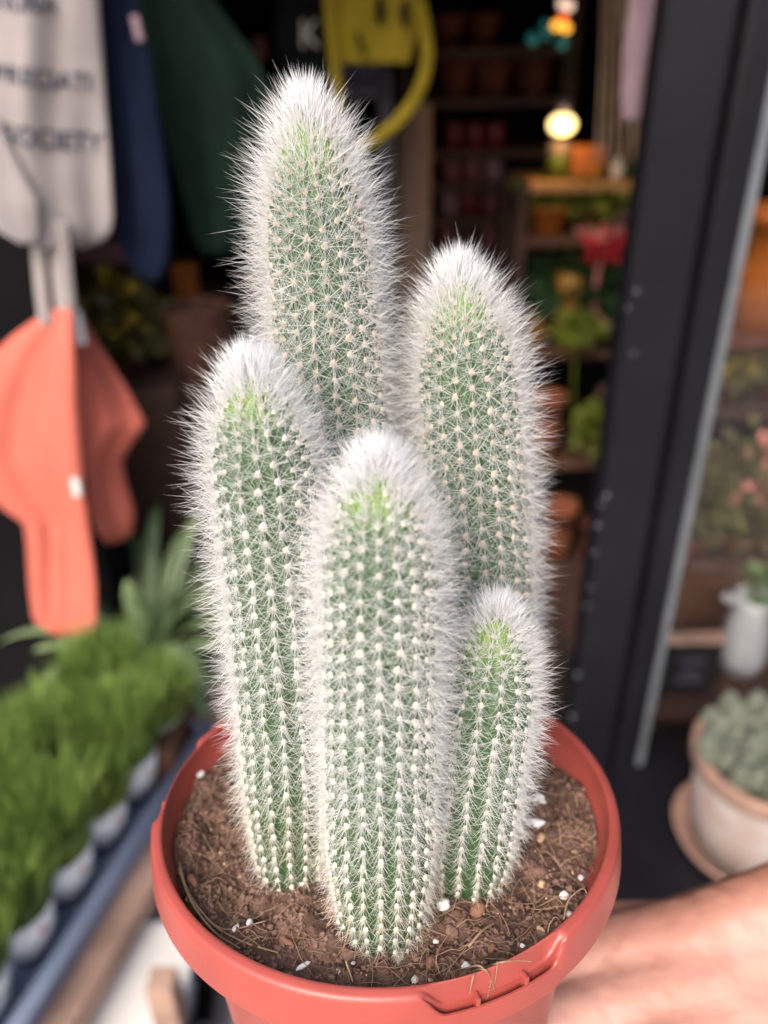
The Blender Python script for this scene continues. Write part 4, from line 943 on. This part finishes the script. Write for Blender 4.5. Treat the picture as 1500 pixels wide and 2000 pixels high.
# left inside: pink shelf, orange box, wicker basket, yellow plant
YI = 1.55
p = at(190, 502, YI); sx0, sx1 = at(60, 500, YI)[0], at(400, 500, YI)[0]
zc = at(300, 612, YI)[2]
cab = thing('side_cabinet', ((sx0 + sx1) / 2, YI + 0.1, 0), 'dusty pink shelf over a dark side counter behind the tote bags', 'counter')
link('shelf', MB().box((-0.06, 0.02, p[2]), (sx1 - sx0 - 0.14, 0.2, 0.035), bev=0.003).mesh('shelf'), M['pink'], cab, False)
link('counter', MB().box((0, 0.02, zc / 2), (sx1 - sx0 + 0.1, 0.26, zc), bev=0.004).mesh('counter'), M['dark_wood'], cab, False)
for sx in (-1, 0.62): link('bracket', MB().box((sx * (sx1 - sx0) / 2 * 0.7 - 0.02, 0.06, (p[2] + zc) / 2 - 0.008), (0.02, 0.03, p[2] - zc - 0.02)).mesh('bracket'), M['dark_wood'], cab, False)
k = mpp(345, 560, YI)
o = link('orange_box', MB().box((0, 0, 38 * k), (46 * k, 0.05, 76 * k), bev=0.003).mesh('orange_box'), M['orange'], None, False); b0 = at(346, 590, YI); o.location = (b0[0], YI + 0.10, zc + 0.001); tag(o, 'orange box standing on the counter below the dark green bag', 'box')
k = mpp(390, 640, 1.30); b0 = at(395, 720, 1.30); 
bk = thing('wicker_basket', b0, 'dark brown wicker basket left of the tallest cactus stem', 'basket')
R_ = 70 * k; Hh = 130 * k
link('liner', MB().lathe([(0, 0.004), (R_ * 0.84, 0.004), (R_ * 0.96, Hh * 0.98), (R_ * 0.92, Hh * 0.98), (R_ * 0.8, 0.01), (0, 0.01)], 32).mesh('liner'), M['wicker'], bk)
for j in range(10):
    z_ = Hh * (j + 0.5) / 10; rr_ = R_ * (0.86 + 0.12 * z_ / Hh); pts = [(rr_ * math.cos(a) * (1 + 0.02 * (-1) ** i), rr_ * math.sin(a) * (1 + 0.02 * (-1) ** i), z_) for i, a in enumerate(np.linspace(0, 2 * math.pi, 33))]
    link('cane', MB().tube(pts, Hh / 22, 6, False).mesh('cane'), M['wicker'], bk)
o = link('plinth', MB().box((0, 0, (b0[2]) / 2), (0.26, 0.2, b0[2] - 0.002), bev=0.004).mesh('plinth'), M['dark_wood'], None, False); o.location = (b0[0], 1.30, 0.003); tag(o, 'dark wooden plinth under the wicker basket', 'plinth')
t = potted('yellow_plant', 250, 730, 1.25, 30, 40, M['dark_terracotta'], M['olive_leaf'], 130, 150, 'plant with yellow blooms in the dark behind the coral bag', 320, 0.035, 12, M['yellow_flower'])
o = link('plinth', MB().box((0, 0, t.location[2] / 2), (0.2, 0.18, t.location[2] - 0.002), bev=0.004).mesh('plinth'), M['dark_wood'], None, False); o.location = (t.location[0], 1.25, 0.003); tag(o, 'dark wooden plinth under the yellow blooming plant', 'plinth')

# ================================================================== strap leaved plant in the lower left
ag = at(296, 1285, 0.97); AG = thing('strap_leaf_plant', (ag[0], ag[1], ag[2] - 0.15), 'green strap leaved plant behind the tray of grass', 'plant')
link('pot', MB().lathe([(0, 0), (0.07, 0), (0.088, 0.14), (0.094, 0.14), (0.094, 0.155), (0.086, 0.155), (0.08, 0.135), (0, 0.135)], 32).mesh('pot'), M['black_plastic'], AG)
g = np.random.default_rng(4)
for i in range(96):
    az = 2 * math.pi * i / 96 * 5 + g.normal(0, 0.25); el = math.radians(g.uniform(22, 82)); L_ = g.uniform(0.16, 0.28); w = g.uniform(0.011, 0.017); dr = g.uniform(1.2, 3.2)
    d = np.array([math.cos(az) * math.cos(el), math.sin(az) * math.cos(el), math.sin(el)]); p = np.array([math.cos(az) * 0.02, math.sin(az) * 0.02, 0.14]); V = []; n = 14
    side = np.cross(d, [0, 0, 1.0]); side /= np.linalg.norm(side) + 1e-9
    if math.cos(az) < 0.1 and math.sin(az) < -0.35: L_ *= 0.6
    for j in range(n):
        t_ = j / (n - 1); ww = w * (0.75 + 0.6 * t_) * (1 - t_ ** 5) + 0.0004; nn = np.cross(side, d); nn /= np.linalg.norm(nn) + 1e-9
        for a_, b_ in ((-1, 0.25), (0, 0), (1, 0.25)): V.append(p + side * ww * a_ + nn * ww * b_)
        for a_, b_ in ((1, 0.25), (0, 0), (-1, 0.25)): V.append(p + side * ww * a_ + nn * (ww * b_ - 0.0012))
        p = p + d * L_ / (n - 1); d = d + np.array([0, 0, -dr / n]); d /= np.linalg.norm(d)
    Fc = [(j * 6 + q, j * 6 + (q + 1) % 6, j * 6 + 6 + (q + 1) % 6, j * 6 + 6 + q) for j in range(n - 1) for q in range(6)] + [tuple(range(5, -1, -1)), tuple((n - 1) * 6 + q for q in range(6))]
    link('leaf', mesh('leaf', V, Fc), M['strap_leaf'], AG)
zc_ = AG.location[2]
cr = thing('wooden_crate', (ag[0], ag[1], 0), 'brown wooden crate standing under the strap leaved plant', 'crate')
nsl = 4
for j in range(nsl):
    hh = (zc_ - 0.02) / nsl
    for sy in (-1, 1): link('slat', MB().box((0, sy * 0.12, hh * (j + 0.5) + 0.004), (0.30, 0.012, hh * 0.8), bev=0.002).mesh('slat'), M['brown_wood'], cr, False)
    for sx in (-1, 1): link('slat', MB().box((sx * 0.143, 0, hh * (j + 0.5) + 0.004), (0.012, 0.224, hh * 0.8), bev=0.002).mesh('slat'), M['brown_wood'], cr, False)
link('top_board', MB().box((0, 0, zc_ - 0.009), (0.30, 0.26, 0.016), bev=0.002).mesh('top_board'), M['brown_wood'], cr, False)

# ================================================================== bench, tray and pots of grass
TZ = 0.755
pA = atz(15, 1985, TZ + 0.02); pB = atz(318, 1520, TZ + 0.02)
dirn = norm((pB - pA)[:2]); ang = math.atan2(dirn[1], dirn[0]); perp = np.array([-dirn[1], dirn[0]])
def bw(s, q, z): p = pA[:2] + dirn * s + perp * q; return np.array([p[0], p[1], z])
LB = np.linalg.norm((pB - pA)[:2])
be = thing('wooden_bench', bw(LB / 2, 0.2, 0), 'weathered wooden bench carrying the grey blue tray of grass', 'bench'); be.rotation_euler.z = ang
for i in range(2): link('plank', MB().box((0.0, -0.235 + 0.047 + i * 0.098, TZ - 0.045), (LB + 0.44, 0.093, 0.03), bev=0.003).mesh('plank'), M['wood'], be, False)
for sx in (-1, 1):
    for sy in (-0.17, -0.08): link('leg', MB().box((sx * (LB / 2 + 0.14), sy, (TZ - 0.062) / 2), (0.05, 0.05, TZ - 0.064), bev=0.003).mesh('leg'), M['wood'], be, False)
tr = thing('plant_tray', bw(LB / 2 - 0.03, 0.093, TZ - 0.03), 'grey blue plastic tray of grass pots along the bench edge', 'tray'); tr.rotation_euler.z = ang
TL, TW, TH = LB + 0.28, 0.19, 0.034
link('base', MB().box((0, 0, 0.003), (TL, TW, 0.005), bev=0.001).mesh('base'), M['tray_blue'], tr, False)
for sy in (-1, 1):
    link('side', MB().box((0, sy * (TW / 2 - 0.002), TH / 2 + 0.003), (TL, 0.004, TH), bev=0.001).mesh('side'), M['tray_blue'], tr, False)
    link('lip', MB().tube([(-TL / 2, sy * TW / 2, TH), (TL / 2, sy * TW / 2, TH)], 0.0085, 12).mesh('lip'), M['tray_blue'], tr)
for sx in (-1, 1): link('side', MB().box((sx * (TL / 2 - 0.002), 0, TH / 2 + 0.003), (0.004, TW - 0.01, TH), bev=0.001).mesh('side'), M['tray_blue'], tr, False)
names = ['nearest', 'second', 'third', 'fourth', 'fifth', 'farthest']; rown = ['outer', 'inner']
sp_ = (LB + 0.10) / 5.6
gtmpl = {}
def grass_mesh(seed):
    g = np.random.default_rng(seed); n = 1900; a = g.random(n) * 6.283; r = np.sqrt(g.random(n)) * 0.031; h = g.uniform(0.055, 0.095, n); w = g.uniform(0.0006, 0.0012, n)
    p = np.stack([r * np.cos(a), r * np.sin(a), np.full(n, 0.066)], -1); az = g.random(n) * 6.283; ln = g.uniform(0.02, 0.30, n); od = np.stack([np.cos(az) * ln + 6.5 * p[:, 0], np.sin(az) * ln + 6.5 * p[:, 1], np.ones(n)], -1)
    s = np.stack([np.cos(az + 1.57), np.sin(az + 1.57), np.zeros(n)], -1) * w[:, None]; dr = np.stack([np.cos(az), np.sin(az), -0.4 * np.ones(n)], -1) * (h * g.uniform(0, 0.16, n))[:, None]
    m1 = p + od * (h * 0.5)[:, None] + dr * 0.2; m2 = p + od * (h * 0.8)[:, None] + dr * 0.55; t_ = p + od * h[:, None] + dr
    fz = np.cross(s, od) * 0.35
    V = np.stack([p - s, p + s, m1 - s, m1 + fz, m1 + s, m2 - s * 0.8, m2 + s * 0.8, t_], 1).reshape(-1, 3)
    q = np.array([[0, 1, 3], [0, 3, 2], [1, 4, 3], [2, 3, 5], [3, 6, 5], [3, 4, 6], [5, 6, 7]]); Fc = (q[None] + np.arange(n)[:, None, None] * 8).reshape(-1, 3)
    me = big_mesh('grass', V, np.zeros((0, 4), int), Fc); me.materials.append(M['grass']); return me
GM = [grass_mesh(i) for i in range(4)]
cupm = MB().lathe([(0, 0), (0.021, 0), (0.0305, 0.070), (0.033, 0.071), (0.033, 0.075), (0.030, 0.075), (0.029, 0.067), (0, 0.066)], 28).mesh('cup'); cupm.materials.append(M['cup'])
sv, sf = ico(1); crn = RNG.random((90, 2)); ca_ = crn[:, 0] * 6.283; cr_ = np.sqrt(crn[:, 1]) * 0.028
seedm = copies_mesh('seed_bed', 1, np.stack([cr_ * np.cos(ca_), cr_ * np.sin(ca_), np.full(90, 0.068)], -1), rand_rot(90) * 0.0045); seedm.materials.append(M['straw'])
def label_mesh(w=1.0):
    V = []; n = 18
    for z_ in (0.026, 0.0765):
        for i in range(n):
            a = math.radians(-90 - 105 + 210 * i / (n - 1)); r_ = 0.0305 + (z_ - 0.070) * 0.136 + 0.0030
            for dr_ in (0, -0.0008): V.append(((r_ + dr_) * math.cos(a), (r_ + dr_) * math.sin(a), z_ - (0.012 * abs(i / (n - 1) - 0.5) if z_ < 0.05 else 0)))
    Fc = []
    for i in range(n - 1): a0 = i * 2; b0 = 2 * n + i * 2; Fc += [(a0, a0 + 2, b0 + 2, b0), (a0 + 1, b0 + 1, b0 + 3, a0 + 3), (b0, b0 + 2, b0 + 3, b0 + 1), (a0, a0 + 1, a0 + 3, a0 + 2)]
    Fc += [(0, 2 * n, 2 * n + 1, 1), (2 * n - 2, 2 * n - 1, 4 * n - 1, 4 * n - 2)]
    me = mesh('label', V, Fc); me.materials.append(M['label_white']); return me
labm = label_mesh()
markm = MB(); 
for kx in range(10):
    pass
mv, mf = ico(2)
for q in range(2):
    for i in range(-1, 6):
        s_ = 0.012 + i * sp_ * 1.0 + (0.02 if q % 2 else 0.0); p = bw(s_, 0.045 + q * 0.085, TZ - 0.0255)
        if (i < 0 and q > 0) : continue
        lb = '%s grass pot in the %s row of the blue tray' % ('out of frame corner' if i < 0 else names[i], rown[q])
        t = thing('grass_pot', p, lb if i >= 0 else 'grass pot cut off at the bottom left corner of the tray', 'plant', 'pots of grass in the tray'); t.rotation_euler.z = ang + random.uniform(-0.1, 0.1) + (0 if q else 0)
        for nm_, me in (('cup', cupm), ('seed_bed', seedm), ('grass', GM[(i + q) % 4])):
            o = link(nm_, me, None, t)
            if nm_ != 'cup': tag(o, kind='stuff')
            if nm_ == 'grass': o.rotation_euler.z = random.random() * 6.28; s2 = random.uniform(0.92, 1.12); o.scale = (1.0, 1.0, s2)
        if q == 0:
            lo = link('label', labm, None, t)
            for (dx, dz, sc_, mk) in ((-0.006, 0.057, 0.0045, 'label_mark'), (0.010, 0.047, 0.004, 'grass'))[:1 if i % 2 else 2]:
                a = -math.pi / 2 + dx / 0.033; r_ = 0.0305 + (dz - 0.070) * 0.136 + 0.0032
                o = link('printed_mark', mesh('printed_mark', mv * np.array([sc_, 0.0004, sc_]), mf), M[mk], lo); o.location = (r_ * math.cos(a), r_ * math.sin(a), dz); o.rotation_euler.z = a + math.pi / 2
# things below the bench edge
zs = 0.60
wp = atz(258, 1935, zs + 0.075)
stk = thing('tray_stack', (wp[0], wp[1], zs), 'stack of thin white plastic trays under the bench', 'trays')
for j in range(6): link('tray', MB().box((random.uniform(-0.002, 0.002), random.uniform(-0.002, 0.002), 0.006 + j * 0.0125), (0.115, 0.155, 0.0095), bev=0.002).mesh('tray'), M['white'], stk, False)
lsz = thing('low_table', (wp[0] + 0.06, wp[1] - 0.04, 0), 'pale cream low table under the bench, seen left of the red pot', 'table')
for i in range(3): link('board', MB().box((0.0, -0.16 + i * 0.16, zs - 0.014), (0.46, 0.150, 0.024), bev=0.002).mesh('board'), M['cream'], lsz, False)
for sx in (-1, 1):
    for sy in (-1, 1): link('leg', MB().box((sx * 0.2, sy * 0.18, (zs - 0.03) / 2), (0.03, 0.03, zs - 0.032)).mesh('leg'), M['brown_wood'], lsz, False)
q = atz(325, 1950, zs + 0.10)
o = link('wooden_stake', MB().box((0, 0, 0.075), (0.026, 0.026, 0.15), bev=0.002).mesh('wooden_stake'), M['wood'], None, False); o.location = (q[0] + 0.005, q[1] - 0.01, zs + 0.001); tag(o, 'short brown wooden block beside the white tray stack', 'block')
q = atz(375, 1985, zs + 0.03)
o = link('black_box', MB().lathe([(0, 0), (0.034, 0), (0.042, 0.06), (0.046, 0.06), (0.046, 0.066), (0.04, 0.066), (0.036, 0.01), (0, 0.01)], 4).mesh('black_box'), M['black_plastic'], None, False); o.location = (q[0], q[1], zs + 0.001); o.rotation_euler.z = 0.9; tag(o, 'square black plastic pot on the pale low table', 'pot')
q = atz(305, 1790, 0.45)
o = link('wooden_block', MB().box((0, 0, 0.10), (0.16, 0.10, 0.20), bev=0.004).mesh('wooden_block'), M['brown_wood'], None, False); o.location = (q[0], q[1] + 0.03, zs + 0.001); tag(o, 'brown wooden box between the bench and the red pot rim', 'box')

# ================================================================== right side: pot on the ledge and the window display
pb = atz(1455, 1640, LZ)
tp = thing('clay_pot_plant', (pb[0], pb[1], LZ + 0.001), 'whitened clay pot of grey green cactus on the black ledge at right', 'plant')
s = mpp(1455, 1550, pb[1]) 
Rp = 0.082
link('saucer', MB().lathe([(0, 0), (Rp * 1.0, 0), (Rp * 1.08, 0.020), (Rp * 1.12, 0.020), (Rp * 1.04, 0.006), (0, 0.006)], 48).mesh('saucer'), M['limed_rim'], tp)
link('pot', MB().lathe([(0, 0.007), (Rp * 0.84, 0.007), (Rp * 0.9, 0.05), (Rp * 1.0, 0.135), (0, 0.135)], 48).mesh('pot'), M['limed'], tp)
link('rim', MB().lathe([(Rp * 0.99, 0.132), (Rp * 1.08, 0.134), (Rp * 1.09, 0.150), (Rp * 1.06, 0.154), (Rp * 0.98, 0.154), (Rp * 0.95, 0.146), (Rp * 0.94, 0.12)], 48).mesh('rim'), M['limed_rim'], tp)
link('soil', MB().lathe([(0, 0.142), (Rp * 0.6, 0.141), (Rp * 0.95, 0.138)], 36).mesh('soil'), M['soil'], tp)
for i in range(40):
    a = i * 2.4; r_ = Rp * 0.84 * math.sqrt((i + 0.5) / 40); cr2 = random.uniform(0.009, 0.014); hh = random.uniform(0.035, 0.06); NRr = 10; V = []; n = 11
    for j in range(n):
        t_ = j / (n - 1); rr_ = cr2 * (0.8 + 0.4 * math.sin(math.pi * min(t_ * 1.1, 1))) * (math.sqrt(max(0, 1 - ((t_ - 0.55) / 0.45) ** 2)) if t_ > 0.55 else 1)
        for q in range(40): th = 2 * math.pi * q / 40; V.append(((rr_ * (1 + 0.10 * math.cos(NRr * th))) * math.cos(th), (rr_ * (1 + 0.10 * math.cos(NRr * th))) * math.sin(th), hh * t_))
    Fc = [(j * 40 + q, j * 40 + (q + 1) % 40, j * 40 + 40 + (q + 1) % 40, j * 40 + 40 + q) for j in range(n - 1) for q in range(40)]
    o = link('cactus_head', mesh('cactus_head', V, Fc), M['grey_cactus'], tp); o.location = (r_ * math.cos(a), r_ * math.sin(a), 0.138); o.rotation_euler = (-0.5 * r_ / Rp * math.sin(a), 0.5 * r_ / Rp * math.cos(a), 0)

# inside the window: a display table with risers
YD = 1.02
dz = at(1420, 1300, YD)[2]
dt = thing('display_table', (px0 + 0.5, YD + 0.12, 0), 'dark display table behind the shop window', 'table')
link('top', MB().box((0, 0, dz - 0.012), (0.86, 0.46, 0.022), bev=0.003).mesh('top'), M['dark_wood'], dt, False)
for sx in (-1, 1):
    for sy in (-1, 1): link('leg', MB().box((sx * 0.40, sy * 0.2, (dz - 0.024) / 2), (0.03, 0.03, dz - 0.026)).mesh('leg'), M['dark_wood'], dt, False)
k = mpp(1350, 1200, YD - 0.06); p = at(1348, 1285, YD - 0.06)
sg = thing('black_sign', (p[0], p[1], dz), 'small black sign board with chalk marks behind the window', 'sign')
link('board', MB().box((0, 0, 68 * k), (112 * k, 0.02, 132 * k), bev=0.003).mesh('board'), M['black_plastic'], sg, False)
for (zz, ww) in ((92, 48), (62, 40), (40, 54)): link('chalk_mark', MB().box((0, -0.0108, zz * k), (ww * k, 0.001, 11 * k)).mesh('chalk_mark'), M['greymetal'], sg, False)
link('wood_top', MB().box((0, 0, 138 * k), (118 * k, 0.024, 9 * k), bev=0.001).mesh('wood_top'), M['wood'], sg, False)
p = at(1443, 1292, YD); k = mpp(1443, 1200, YD)
jg = thing('pale_jug', (p[0], p[1], dz), 'pale grey ceramic jug with a green plant behind the window', 'jug')
link('body', MB().lathe([(0, 0), (42 * k, 0), (46 * k, 40 * k), (40 * k, 110 * k), (34 * k, 150 * k), (38 * k, 172 * k), (35 * k, 172 * k), (30 * k, 140 * k), (0, 135 * k)], 32).mesh('body'), M['pale_ceramic'], jg)
V, Fc = tube(smooth_path([np.array([-36 * k, 0, 160 * k]), np.array([-58 * k, -0.01, 175 * k]), np.array([-66 * k, -0.01, 185 * k])], 8), [0.008] * 8, 10); link('spout', mesh('spout', V, Fc), M['pale_ceramic'], jg)
leaves(jg, np.array(jg.location) + [45 * k, 0, 165 * k], (40 * k, 0.04, 45 * k), 120, 0.03, M['leaf'], seed=21)
z2 = at(1420, 1085, YD + 0.2)[2]
rs = link('riser', MB().box((0, 0, 0), (0.62, 0.20, z2 - dz - 0.002), bev=0.004).mesh('riser'), M['brown_wood'], None, False); rs.location = (px0 + 0.46, YD + 0.21, (z2 + dz) / 2); tag(rs, 'brown wooden riser on the display table behind the window', 'riser')
YR = YD + 0.2
for i, (qx, py_, lw, lh, mk, fl_, lb) in enumerate([(1345, 1085, 100, 170, 'olive_leaf', None, 'olive leafed plant just right of the grey bead, behind the glass'), (1430, 1085, 130, 210, 'olive_leaf', 'pink_flower', 'brownish plant with pale pink flowers behind the glass'),
        (1500, 1085, 120, 220, 'olive_leaf', 'orange', 'brownish plant at the right picture edge behind the glass')]):
    potted('window_plant', qx, py_, YR, 30, 44, M['terracotta'], M[mk], lw, lh, lb, 420, 0.028, 30 + i, M[fl_] if fl_ else None, loc=(at(qx, py_, YR)[0], YR, z2 + 0.001))
z3 = at(1440, 800, YR + 0.14)[2]
o = link('window_shelf', MB().box((0, 0, 0), (0.62, 0.16, 0.02), bev=0.003).mesh('window_shelf'), M['dark_wood'], None, False); o.location = (px0 + 0.5, YR + 0.22, z3 - 0.012); tag(o, 'dark shelf with yellow flowered plants behind the window', 'shelf')
for i, (qx, lw, lh, lb) in enumerate([(1415, 80, 90, 'yellow flowered plant on the window shelf beside the grey bead'), (1490, 100, 110, 'yellow flowered plant on the window shelf at the picture edge')]):
    potted('window_plant', qx, 800, YR + 0.2, 24, 30, M['dark_terracotta'], M['olive_leaf'], lw, lh, lb, 260, 0.026, 40 + i, M['yellow_flower'], loc=(at(qx, 800, YR + 0.2)[0], YR + 0.2, z3 - 0.001))
# orange glazed jar above
z4 = at(1480, 640, YR + 0.2)[2]
o = link('window_shelf', MB().box((0, 0, 0), (0.56, 0.16, 0.02), bev=0.003).mesh('window_shelf'), M['dark_terracotta'], None, False); o.location = (px0 + 0.53, YR + 0.22, z4 - 0.012); tag(o, 'reddish shelf under the large orange pot behind the window', 'shelf')
k = mpp(1480, 560, YR + 0.2)
jar('orange_pot', np.array([at(1498, 560, YR + 0.2)[0], YR + 0.21, z4 - 0.001]), 62 * k, 230 * k, M['orange'], 'large orange pot behind the window at the right picture edge', 'pot', None, 0.9)
